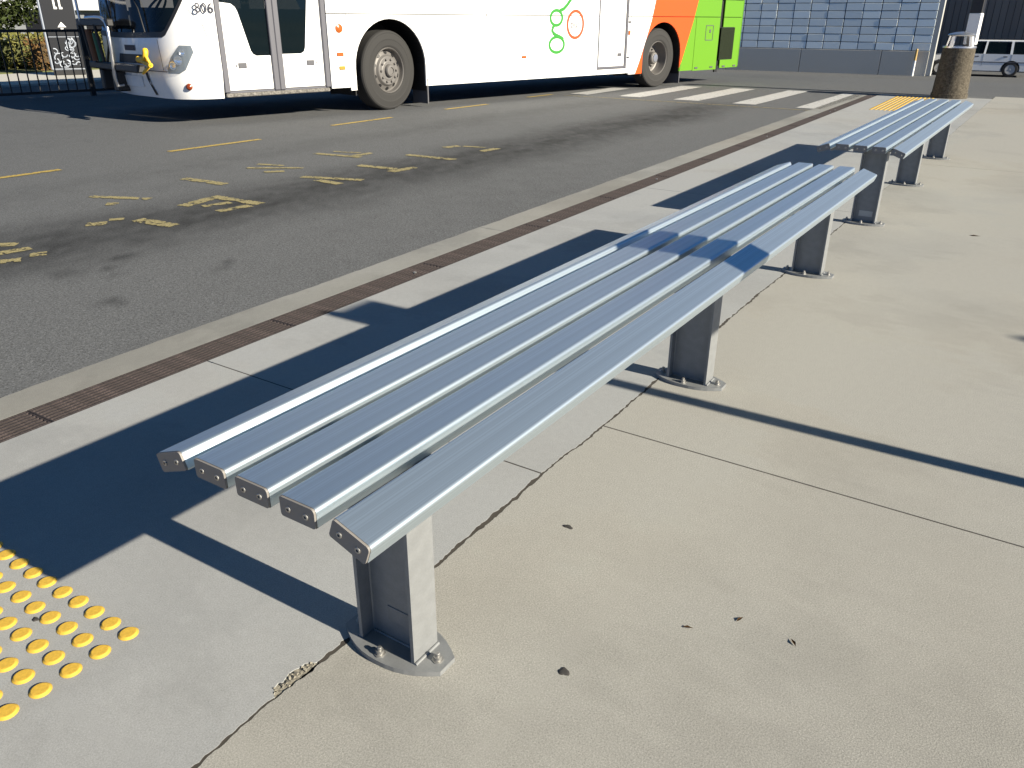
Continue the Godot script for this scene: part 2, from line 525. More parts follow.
func ground() -> void:
	var pav := structure("pavement")
	var flat_y := func(_x: float, _z: float) -> float: return 0.0
	# kerb-side slabs (pale grey) between drain and crack
	var cuts := [2.4, -1.643, -5.62, -9.6, -15.75]
	var gap := 0.0028
	var kerb_col := func(x: float, z: float) -> Color: return slab_tone(x, z, 1.0)
	var kl := func(z: float) -> float: return drain_x(z) + 0.0768
	var kr := func(z: float) -> float: return crack_mid(z) - crack_half(z) - chip(z)
	for i in cuts.size() - 1:
		var zs: Array = steps(cuts[i] - gap, cuts[i + 1] + gap, (0.007 if i < 2 else 0.05))
		sheet("slab", zs, steps(0, 1, 1.0 / 48), kl, kr, flat_y, kerb_col, M.kerb_slab, pav, 1.0, 0.05)
	# walk slabs (sandy), joints every six metres
	var cuts2 := [4.0, -1.993, -8.02, -14.0, -16.3]
	var wl := func(z: float) -> float: return crack_mid(z) + crack_half(z)
	var wr := func(_z: float) -> float: return 3.2
	var wl2 := func(_z: float) -> float: return 3.206
	var wr2 := func(_z: float) -> float: return 14.0
	for i in cuts2.size() - 1:
		var z0: float = cuts2[i] - gap; var z1: float = cuts2[i + 1] + gap
		var fr := []
		for k in 61: fr.append(pow(k / 60.0, 1.5))
		var walk_col := func(x: float, z: float) -> Color: return slab_tone(x + 30.0, z, 1.0)
		sheet("slab", steps(z0, z1, (0.008 if i < 2 else 0.06)), fr, wl, wr, flat_y, walk_col, M.walk_slab, pav, 0.8, 0.05)
		sheet("slab", steps(z0, z1, 0.5), steps(0, 1, 0.05), wl2, wr2, flat_y, walk_col, M.walk_slab, pav, 0.8, 0.05)
	# broken concrete left in the chip: a rough shallow floor with a few crumbs
	var st := new_st(); flat(st)
	var pit := func(x: float, z: float) -> Vector3:
		return Vector3(x, -0.0024 + 0.0018 * fine.get_noise_2d(x * 9.0, z * 9.0) + 0.001 * mid.get_noise_2d(x * 9.0, z * 9.0), z)
	for i in 44:
		for k in 16:
			var xa := -1.022 + k * 0.0034; var za := -0.790 + i * 0.0025
			quad(st, pit.call(xa, za + 0.0025), pit.call(xa + 0.0034, za + 0.0025), pit.call(xa + 0.0034, za), pit.call(xa, za))
	put("broken_edge", st, M.broken, pav)
	st = new_st(); flat(st)
	for k in 26:
		var z := -0.735 + rng.randf_range(-0.048, 0.048)
		var wdt := chip(z)
		if wdt < 0.006: continue
		var x := crack_mid(z) - crack_half(z) - rng.randf_range(0.0, 1.0) * wdt
		var s := rng.randf_range(0.002, 0.005)
		box(st, Vector3(x, -0.0020, z), Vector3(s * 1.6, s, s * 1.3), Basis.from_euler(Vector3(rng.randf() * 3, rng.randf() * 3, rng.randf() * 3)))
	var rub := put("rubble", st, M.broken, pav)
	rub.set_meta("kind", "stuff")
	# bed under the slabs
	sheet("bed", steps(4.0, -16.2, 0.5), steps(0, 1, 0.05), func(z: float) -> float: return drain_x(z) + 0.09, func(_z: float) -> float: return 13.9, func(_x: float, _z: float) -> float: return -0.0075, func(_x: float, _z: float) -> Color: return Color(1, 1, 1), M.bed, pav)
	# dark dirt fill laid high in crack and joints to hide their sunlit sides
	var fill_y := func(x: float, z: float) -> float: return -0.0005 - 0.0010 * absf(fine.get_noise_2d(x * 6.0, z * 6.0))
	var fill_c := func(x: float, z: float) -> Color:
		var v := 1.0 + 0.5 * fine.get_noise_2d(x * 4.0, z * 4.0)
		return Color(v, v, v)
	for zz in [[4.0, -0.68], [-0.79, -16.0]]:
		sheet("crack_fill", steps(zz[0], zz[1], 0.02), [0.0, 0.5, 1.0], func(z: float) -> float: return crack_mid(z) - 0.02, func(z: float) -> float: return crack_mid(z) + 0.02, fill_y, fill_c, M.crack_fill, pav)
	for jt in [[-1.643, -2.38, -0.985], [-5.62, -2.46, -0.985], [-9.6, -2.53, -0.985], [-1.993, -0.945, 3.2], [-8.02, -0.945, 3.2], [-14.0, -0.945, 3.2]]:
		sheet("joint_fill", [jt[0] + 0.02, jt[0], jt[0] - 0.02], steps(0, 1, 0.02), func(_z: float) -> float: return jt[1], func(_z: float) -> float: return jt[2], fill_y, fill_c, M.crack_fill, pav)
	# kerb strip between drain and road
	var edge := structure("kerb")
	var el := func(z: float) -> float: return drain_x(z) - 0.245 - 0.008 * mid.get_noise_2d(z * 0.7, 3.0) - 0.005 * fine.get_noise_2d(z, 8.0) + 0.004 * (z + 1.0)
	var er := func(z: float) -> float: return drain_x(z) - 0.0768
	var strip_col := func(x: float, z: float) -> Color:
		var c := slab_tone(x + 7.0, z, 1.5)
		return Color(c.r * 0.78, c.g * 0.755, c.b * 0.70)
	for zz in [[3.0, -3.9], [-3.904, -9.0], [-9.004, -15.4]]:
		sheet("edge_strip", steps(zz[0], zz[1], 0.03), steps(0, 1, 0.1), el, er, func(_x: float, _z: float) -> float: return -0.001, strip_col, M.kerb_slab, edge, 1.0, 0.05)
	# road
	var road := structure("road")
	var road_y := func(_x: float, z: float) -> float: return -0.006 + terrain(z)
	var road_col := func(x: float, z: float) -> Color: return road_tone(x, z)
	var far_l := func(_z: float) -> float: return -13.0
	sheet("surface", steps(4.0, -15.4, 0.07), steps(0, 1, 1.0 / 150), far_l, el, road_y, road_col, M.asphalt, road, 1.25)
	var plain := func(x: float, z: float) -> Color: return road_tone(x, z)
	sheet("surface", steps(40.0, 4.0, 2.0), steps(0, 1, 0.02), func(_z: float) -> float: return -140.0, func(_z: float) -> float: return -2.72, road_y, plain, M.asphalt, road, 1.25)
	sheet("surface", steps(4.0, -15.4, 0.6), steps(0, 1, 0.02), func(_z: float) -> float: return -140.0, func(_z: float) -> float: return -13.0, road_y, plain, M.asphalt, road, 1.25)
	# beyond the end of the pavement
	var pe := func(x: float) -> float: return -15.4 - 0.5 * (clampf(x, -2.98, 1.2) + 2.98)
	sheet("surface", steps(-15.4, -48.0, 0.35), steps(0, 1, 1.0 / 120), func(_z: float) -> float: return -140.0, func(_z: float) -> float: return 90.0, road_y, plain, M.asphalt, road, 1.25)
	sheet("surface", steps(-48.0, -420.0, 12.0), steps(0, 1, 0.05), func(_z: float) -> float: return -400.0, func(_z: float) -> float: return 400.0, road_y, plain, M.asphalt, road, 1.25)

func road_tone(x: float, z: float) -> Color:
	var v := 1.0 + 0.14 * coarse.get_noise_2d(x * 0.7, z * 0.35) + 0.10 * mid.get_noise_2d(x * 1.2, z * 1.2) + 0.08 * fine.get_noise_2d(x * 0.8, z * 0.8)
	# two rubber-and-oil wheel tracks where the buses pull in
	for tr in [[-4.45, 0.68, 0.68], [-6.15, 0.35, 0.16]]:
		var c: float = tr[0] + 0.16 * coarse.get_noise_2d(z * 0.8, tr[0] * 9.0) - 0.018 * (z + 5.0)
		var d: float = absf(x - c) / (tr[1] + 0.18 * coarse.get_noise_2d(z * 1.1, 70.0 + tr[0]))
		if d < 1.6 and z > -14.0 and z < 1.5:
			var a := clampf(1.2 - d, 0.0, 1.0) * clampf(0.80 + 0.35 * mid.get_noise_2d(x * 1.6, z * 0.6) + 0.30 * fine.get_noise_2d(x, z), 0.0, 1.2)
			v *= 1.0 - tr[2] * a * smoothstep(0.0, 1.0, (14.0 + z) / 3.0) * smoothstep(0.0, 1.0, (1.5 - z) / 3.0)
	# drips of oil
	for sp in [[-3.38, -1.85, 0.05], [-3.35, -2.46, 0.035], [-3.98, -2.30, 0.06], [-3.31, -1.87, 0.03], [-3.43, -2.54, 0.03], [-3.94, -1.96, 0.05], [-3.72, -2.1, 0.03], [-3.85, -2.16, 0.03]]:
		var q: float = Vector2((x - sp[0]) * 1.0, (z - sp[1]) * 0.7).length() / sp[2]
		if q < 1.3: v *= 1.0 - 0.55 * clampf(1.3 - q, 0.0, 1.0)
	return Color(v, v, v)

func drain() -> void:
	var t := thing("trench_drain", "long narrow rusty brown trench drain of steel grates between road and pavement", "drain", Vector3.ZERO)
	var st := new_st(); flat(st)
	for i in 2:
		pass
	var z0 := 2.0; var z1 := -15.35
	var a := Vector3(drain_x(z0), 0, z0); var b := Vector3(drain_x(z1), 0, z1)
	var along := (b - a).normalized(); var side := along.cross(Vector3.UP).normalized()
	var len_ := a.distance_to(b)
	var bs := Basis(side, Vector3.UP, -along)
	var mc := (a + b) / 2
	box(st, mc + Vector3(0, -0.13, 0), Vector3(0.17, 0.02, len_), bs)
	box(st, mc + bs * Vector3(-0.0815, -0.066, 0), Vector3(0.006, 0.11, len_), bs)
	box(st, mc + bs * Vector3(0.0815, -0.066, 0), Vector3(0.006, 0.11, len_), bs)
	put("channel", st, M.channel, t)
	# one grate of seven long bars
	var L := len_ / 17.0 - 0.002
	var bar_st := new_st()
	bevel_box(bar_st, Vector3.ZERO, Vector3(0.0090, 0.02, L - 0.004), 0.0015)
	bar_st.generate_normals()
	var bar := bar_st.commit()
	var cr := new_st()
	for k in 11:
		box(cr, Vector3(0, -0.023, -L / 2 + 0.03 + k * (L - 0.06) / 10), Vector3(0.150, 0.010, 0.008))
	box(cr, Vector3(-0.0735, -0.001, 0), Vector3(0.005, 0.022, L)); box(cr, Vector3(0.0735, -0.001, 0), Vector3(0.005, 0.022, L))
	box(cr, Vector3(0, -0.001, L / 2 - 0.003), Vector3(0.142, 0.020, 0.006)); box(cr, Vector3(0, -0.001, -L / 2 + 0.003), Vector3(0.142, 0.020, 0.006))
	cr.generate_normals()
	var frame := cr.commit()
	var bo := new_st()
	lathe(bo, [Vector2(0.009, -0.006), Vector2(0.009, 0.003), Vector2(0.006, 0.005), Vector2(0, 0.005)], 8)
	bo.generate_normals()
	var bolt := bo.commit()
	var n := 17
	for i in n:
		var c := a + along * (0.5 * len_ / n + i * len_ / n )
		var g := put_mesh("grate", frame, M.rust, t)
		g.transform = Transform3D(bs, c + Vector3(0, -0.011, 0))
		g.rotate_object_local(Vector3.UP, rng.randf_range(-0.0012, 0.0012))
		for k in 7:
			var o := put_mesh("bar", bar, M.rust, g)
			o.position = Vector3(-0.0615 + k * 0.0205, -0.0006 * (k % 2) , 0)
		for s in ([-1] if i % 3 == 1 else ([1] if i % 4 == 2 else [])):
			var o := put_mesh("bolt", bolt, M.bolt, g)
			o.position = Vector3(0.010, 0.009, s * 0.35)

# ------------------------------------------------------------------ painted road
func worn_stroke(a: Vector2, b: Vector2, w: float, wear: float, y: float, cell := 0.011) -> SurfaceTool:
	var st := new_st(); flat(st)
	var d := (b - a); var l := d.length(); d /= l
	var s := Vector2(-d.y, d.x)
	var nu := maxi(3, int(l / cell)); var nv := maxi(3, int(w / (cell * 0.8)))
	for i in nu:
		for k in nv:
			var u := (i + 0.5) / nu; var v := (k + 0.5) / nv
			var c := a + d * (u * l) + s * ((v - 0.5) * w)
			var e := 0.35 * maxf(0.0, absf(v - 0.5) * 2.0 - 0.55) + 0.3 * maxf(0.0, absf(u - 0.5) * 2.0 - 0.8)
			if 0.5 + 0.50 * fine.get_noise_2d(c.x * 2.0, c.y * 2.0) + 0.30 * mid.get_noise_2d(c.x * 2.4, c.y * 2.4) - e < wear: continue
			var h := [Vector2(i, k), Vector2(i + 1, k), Vector2(i + 1, k + 1), Vector2(i, k + 1)]
			var p := []
			for q: Vector2 in h:
				var j := Vector2(fine.get_noise_2d(q.x * 7.1 + a.x * 50, q.y * 5.3), fine.get_noise_2d(q.y * 6.3, q.x * 8.7 + a.y * 50)) * 0.006
				var pos := a + d * (q.x / nu * l) + s * ((q.y / nv - 0.5) * w) + j
				p.append(Vector3(pos.x, y, pos.y))
			quad(st, p[0], p[3], p[2], p[1])
	return st

func markings() -> void:
	var road := get_node("road")
	var y := -0.002
	# yellow dashes of the bay
	for q in [[-6.88, -2.55, -6.84, -3.59], [-6.97, -4.71, -6.93, -5.77], [-7.17, -7.05, -7.16, -8.12], [-7.22, -9.31, -7.16, -10.26], [-7.3, -11.6, -7.25, -12.3]]:
		put("lane_dash", worn_stroke(Vector2(q[0], q[1]), Vector2(q[2], q[3]), 0.075, 0.16, y), M.yellow_line, road)
	# worn lettering on the asphalt
	for q in LETTERS:
		put("lettering", worn_stroke(Vector2(q[0], q[1]), Vector2(q[2], q[3]), q[4], 0.31, y), M.yellow_worn, road)
	# zebra bars and the thin yellow line across their near ends
	for q in [[-6.90, 0.34, -12.6, -14.2], [-5.99, 0.42, -12.66, -15.40], [-4.99, 0.42, -12.62, -15.45], [-4.03, 0.36, -12.54, -15.55], [-3.05, 0.36, -12.44, -15.48]]:
		put("crossing_bar", worn_stroke(Vector2(q[0], q[2]), Vector2(q[0], q[3]), q[1], 0.10, y + 0.001, 0.03), M.white_line, road)
	put("stop_line", worn_stroke(Vector2(-7.0, -12.28), Vector2(-2.9, -12.18), 0.05, 0.36, y, 0.02), M.yellow_worn, road)

const LETTERS := [[-5.60, -3.10, -5.18, -3.29, 0.07], [-5.27, -3.02, -5.22, -3.08, 0.09], [-4.82, -2.61, -4.75, -2.70, 0.10], [-4.82, -2.76, -4.77, -2.83, 0.06], [-4.68, -2.86, -4.35, -2.89, 0.10], [-4.81, -2.02, -4.69, -2.13, 0.08], [-4.59, -1.90, -4.55, -2.13, 0.08], [-4.43, -1.85, -4.36, -1.98, 0.08], [-4.41, -2.05, -4.37, -2.12, 0.08], [-5.66, -3.91, -5.19, -3.94, 0.09], [-4.89, -3.59, -4.41, -3.61, 0.09], [-4.79, -3.27, -4.84, -3.54, 0.10], [-4.67, -3.34, -4.62, -3.53, 0.07], [-4.46, -3.30, -4.43, -3.54, 0.08], [-5.64, -4.52, -5.25, -4.79, 0.06], [-5.72, -4.70, -5.47, -4.78, 0.06], [-5.37, -4.47, -5.26, -4.59, 0.08], [-5.76, -5.41, -5.25, -5.49, 0.08], [-5.36, -5.47, -5.34, -5.74, 0.08], [-5.71, -5.60, -5.43, -5.68, 0.05], [-4.95, -4.49, -4.45, -4.66, 0.08], [-4.75, -4.46, -4.48, -4.44, 0.08], [-4.96, -5.15, -4.57, -5.19, 0.09], [-4.52, -5.06, -4.49, -5.35, 0.09], [-5.00, -5.84, -4.46, -5.87, 0.09], [-4.99, -6.40, -4.94, -6.58, 0.10], [-4.89, -6.58, -4.65, -6.64, 0.06], [-4.55, -6.41, -4.53, -6.66, 0.09]]

# ------------------------------------------------------------------ tactile studs
func near_studs() -> void:
	var t := thing("tactile_paving", "field of round yellow tactile studs beside the free end of the near bench", "tactile paving")
	var st := new_st()
	lathe(st, [Vector2(0.0200, 0.0), Vector2(0.0200, 0.0010), Vector2(0.0158, 0.0046), Vector2(0.0145, 0.0049), Vector2(0.0, 0.0049)], 20)
	st.generate_normals()
	var mesh := st.commit()
	for i in 12:
		for k in 9:
			var o := put_mesh("stud", mesh, M.stud, t)
			o.position = Vector3(-1.348 - i * 0.06 + rng.randf_range(-0.0015, 0.0015), 0.0002, -0.630 + k * 0.06 + rng.randf_range(-0.0015, 0.0015))
			o.rotation.y = rng.randf() * TAU

func far_studs() -> void:
	var t := thing("tactile_paving", "strip of yellow tactile studs in straight rows beside the zebra crossing", "tactile paving")
	var st := new_st()
	for i in 10:
		for k in 44:
			var c := Vector3(-1.73 - i * 0.06 - 0.0015 * k, 0, -12.8 - k * 0.06)
			lathe(st, [Vector2(0.022, 0.0002), Vector2(0.016, 0.005), Vector2(0, 0.005)], 6, c, Basis.IDENTITY, false)
	var o := put("studs", st, M.stud, t)
	o.set_meta("kind", "stuff")

# ------------------------------------------------------------------ bench
func slat_profile() -> PackedVector2Array:
	# origin at the middle of the top face; 75 x 36 mm, rounder right edge
	var p := PackedVector2Array()
	var w := 0.0375; var h := 0.036
	for q in [[-w + 0.003, -h], [w - 0.003, -h], [w, -h + 0.003], [w, -0.0075]]: p.append(Vector2(q[0], q[1]))
	for k in range(1, 6):
		var a := (PI / 2) * k / 5.0
		p.append(Vector2(w - 0.0075 + cos(a) * 0.0075, -0.0075 + sin(a) * 0.0075))
	p.append(Vector2(-w + 0.004, 0)); p.append(Vector2(-w + 0.0012, -0.0012)); p.append(Vector2(-w, -0.004)); p.append(Vector2(-w, -h + 0.003))
	return p

func bench() -> void:
	var t := thing("bench", "long aluminium slat bench nearest the yellow studs, crossed by a sign's shadow", "bench", Vector3.ZERO, 0.0, "aluminium benches along the kerb")
	var z0 := -0.666; var z1 := -4.266
	var prof := slat_profile()
	var sm := PackedInt32Array()
	for i in prof.size(): sm.append(3 if i >= 3 and i <= 7 else 0)
	var st := new_st()
	sweep(st, prof, 0.0, z1 - z0, sm)
	st.generate_normals()
	var slat_mesh := st.commit()
	# end cap: slightly rounded plate, two socket screws
	var cp := rounded(0, -0.018, 0.0735, 0.0345, [0.005, 0.005, 0.007, 0.004])
	st = new_st(); plate(st, cp, 0.004); st.generate_normals()
	var cap_mesh := st.commit()
	st = new_st(); lathe(st, [Vector2(0.0052, 0), Vector2(0.0052, 0.0016), Vector2(0.0044, 0.0022), Vector2(0.0026, 0.0022), Vector2(0.0022, -0.003), Vector2(0, -0.003)], 12); st.generate_normals()
	var screw_mesh := st.commit()
	var tops := [[-1.0555 - 0.037, 0.494, 20.0, -1], [-1.0175, 0.494, 0.0, 0], [-0.9165, 0.494, 0.0, 0], [-0.8155, 0.494, 0.0, 0], [-0.7405, 0.494, -20.0, 1]]
	for i in 5:
		var q: Array = tops[i]
		var ang := deg_to_rad(q[2])
		var c := Vector3(q[0], q[1], z0)
		if q[3] != 0:   # tilted outer slats hang from their inner top corner
			var inner := Vector2(q[0], q[1])
			var off := Vector2(0.0375 * q[3], 0).rotated(ang)
			c = Vector3(inner.x + off.x, inner.y + off.y, z0)
		var s := put_mesh("slat", slat_mesh, M.aluminium, t)
		s.transform = Transform3D(Basis(Vector3.BACK, ang), c)
		for e in 2:
			var cap := put_mesh("end_cap", cap_mesh, M.cap, s)
			cap.position = Vector3(0, 0, 0.004) if e == 0 else Vector3(0, 0, z1 - z0 - 0.004)
			if e == 1: cap.rotation.y = PI
			for k in [-1, 1]:
				var sc := put_mesh("screw", screw_mesh, M.bolt, cap if false else s)
				sc.transform = Transform3D(Basis(Vector3.RIGHT, PI / 2 if e == 0 else -PI / 2), Vector3(k * 0.0185 , -0.0185, 0.004 if e == 0 else z1 - z0 - 0.004))
	# posts: rolled steel I-section on a lens-shaped foot plate, arm under the slats
	var zs := [-0.9155, -2.466, -4.0166]
	var cx := -0.868
	var lens := PackedVector2Array()
	for k in 13:
		var u := -0.122 + 0.246 * k / 12.0
		lens.append(Vector2(u, -0.068 + 0.045 * pow(absf(u) / 0.124, 2.2)))
	for k in 13:
		var u := 0.124 - 0.246 * k / 12.0
		lens.append(Vector2(u, 0.068 - 0.045 * pow(absf(u) / 0.124, 2.2)))
	st = new_st(); plate(st, lens, 0.011, Vector3(0, 0.0115, 0), Basis(Vector3.RIGHT, Vector3.FORWARD, Vector3.UP)); st.generate_normals()
	var foot := st.commit()
	var ib := PackedVector2Array()   # plan (x, z)
	for q in [[-0.071, 0.036], [-0.063, 0.036], [-0.063, 0.004], [-0.060, 0.0025], [0.060, 0.0025], [0.063, 0.004], [0.063, 0.036], [0.071, 0.036], [0.071, -0.036], [0.063, -0.036], [0.063, -0.004], [0.060, -0.0025], [-0.060, -0.0025], [-0.063, -0.004], [-0.063, -0.036], [-0.071, -0.036]]:
		ib.append(Vector2(q[0], q[1]))
	var H := 0.430
	st = new_st(); plate(st, ib, H, Vector3(0, H + 0.0115, 0), Basis(Vector3.RIGHT, Vector3.BACK, Vector3.UP) if false else Basis(Vector3.RIGHT, Vector3.FORWARD, Vector3.UP)); st.generate_normals()
	var beam := st.commit()
	st = new_st()
	# arm: bent flat bar carrying the five slats
	var arm := PackedVector2Array([Vector2(-0.246, 0.420), Vector2(-0.190, 0.441), Vector2(0.120, 0.441), Vector2(0.166, 0.424), Vector2(0.170, 0.437), Vector2(0.123, 0.4555), Vector2(-0.193, 0.4555), Vector2(-0.250, 0.433)])
	plate(st, arm, 0.05, Vector3(0, 0, 0.025)); st.generate_normals()
	var arm_mesh := st.commit()
	st = new_st()
	lathe(st, [Vector2(0.0125, 0.0), Vector2(0.0125, 0.002), Vector2(0.0088, 0.002), Vector2(0.0088, 0.0095), Vector2(0.0052, 0.0095), Vector2(0.0052, 0.016), Vector2(0.004, 0.017), Vector2(0, 0.017)], 6); st.generate_normals()
	var bolt := st.commit()
	st = new_st()
	for s in [-1, 1]:   # weld beads
		tube(st, [Vector3(s * 0.0735, 0.012, -0.036), Vector3(s * 0.0735, 0.0125, 0.036)], 0.004, 6)
	tube(st, [Vector3(-0.06, 0.012, 0.004), Vector3(0.06, 0.012, 0.004)], 0.003, 6)
	tube(st, [Vector3(-0.06, 0.012, -0.004), Vector3(0.06, 0.012, -0.004)], 0.003, 6)
	st.generate_normals()
	var weld := st.commit()
	st = new_st(); bevel_box(st, Vector3.ZERO, Vector3(0.08, 0.034, 0.0016), 0.0005); st.generate_normals()
	var plate_mesh := st.commit()
	for i in 3:
		var p := put_mesh("post", beam, M.galvanised, t)
		p.position = Vector3(cx, 0, zs[i])
		var f := put_mesh("foot_plate", foot, M.galvanised, p)
		f.position = Vector3(0, 0, 0)
		put_mesh("weld", weld, M.galvanised, p)
		for q in [[-0.100, 0.0], [0.100, 0.0], [-0.005, 0.050], [0.005, -0.050]]:
			var b := put_mesh("anchor_bolt", bolt, M.bolt, p)
			b.position = Vector3(q[0], 0.0115, q[1])
			b.rotation.y = rng.randf() * 3.0
		var a := put_mesh("arm", arm_mesh, M.galvanised, t)
		a.position = Vector3(cx - 0.011 , 0, zs[i])
	var second := t.duplicate()
	second.name = numbered("bench")
	add_child(second)
	second.position = Vector3(0, 0, -4.41)
	tag(second, "long aluminium slat bench standing between the other bench and the concrete litter bin", "bench", "aluminium benches along the kerb")
	var pm := put_mesh("maker_plate", plate_mesh, M.sticker, second)
	pm.position = Vector3(cx + 0.006, 0.062, zs[0] + 0.0035)
	var p1 := put_mesh("maker_plate", plate_mesh, M.galvanised, t)
	p1.position = Vector3(cx + 0.02, 0.075, zs[0] + 0.0035)

# ------------------------------------------------------------------ bus
var BUS: Node3D
const FRONT := [[-2.42, 0.05], [-2.62, 0.03], [-2.78, -0.05], [-2.90, -0.20], [-2.97, -0.40], [-3.00, -0.70], [-3.05, -1.20], [-3.00, -1.80], [-2.90, -2.20], [-2.60, -2.45], [-2.42, -2.50]]
var front_curve := Curve2D.new()

func shell(u: float, y: float, out := 0.0) -> Vector3:
	var p := front_curve.sample_baked(u, true)
	var q := front_curve.sample_baked(minf(u + 0.01, front_curve.get_baked_length()), true)
	var o := front_curve.sample_baked(maxf(u - 0.01, 0.0), true)
	var tg := (q - o).normalized()
	var nrm := Vector2(tg.y, -tg.x)   # outward
	var lean := 0.0
	if y > 0.9: lean = (y - 0.9) * 0.10 * smoothstep(0.3, 0.9, u) * smoothstep(0.3, 0.9, front_curve.get_baked_length() - u)
	if y < 0.45: lean = (0.45 - y) * 0.25
	p += nrm * out - nrm * lean
	return Vector3(p.x, y, p.y)

func shell_patch(st: SurfaceTool, poly: PackedVector2Array, out: float) -> void:
	# a patch of the front shell outlined in (u, y), raised by out
	flat(st)
	var pieces := []
	var lo := Vector2(INF, INF); var hi := -lo
	for p in poly: lo = lo.min(p); hi = hi.max(p)
	var n := maxi(1, int((hi.x - lo.x) / 0.05))
	for i in n:
		var a := lerpf(lo.x, hi.x, float(i) / n); var b := lerpf(lo.x, hi.x, float(i + 1) / n)
		var clip := PackedVector2Array([Vector2(a, lo.y - 1), Vector2(b, lo.y - 1), Vector2(b, hi.y + 1), Vector2(a, hi.y + 1)])
		pieces.append_array(Geometry2D.intersect_polygons(poly, clip))
	for pc: PackedVector2Array in pieces:
		var idx := Geometry2D.triangulate_polygon(pc)
		for i in range(0, idx.size(), 3):
			var q := [pc[idx[i]], pc[idx[i + 1]], pc[idx[i + 2]]]
			if (q[1] - q[0]).cross(q[2] - q[0]) > 0: q.reverse()
			tri(st, shell(q[0].x, q[0].y, out), shell(q[1].x, q[1].y, out), shell(q[2].x, q[2].y, out))

func screen_low(u: float) -> float:
	# lower edge of the windscreen, rising round the corner into the pillar
	if u < 0.10: return 2.55
	if u < 0.62: return lerpf(2.0, 0.95, pow((u - 0.10) / 0.52, 0.55))
	if u > 2.95: return 2.55
	if u > 2.60: return lerpf(0.95, 1.9, (u - 2.60) / 0.35)
	return 0.95 - 0.015 * sin((u - 0.62) / 1.98 * PI)

func side_panel(called: String, poly: PackedVector2Array, m: Material, z := 0.05, thick := 0.025) -> void:
	var st := new_st()
	plate(st, poly, thick, Vector3(0, 0, z))
	put(called, st, m, BUS)

func rect(a: float, b: float, lo: float, hi: float) -> PackedVector2Array:
	return PackedVector2Array([Vector2(a, lo), Vector2(b, lo), Vector2(b, hi), Vector2(a, hi)])

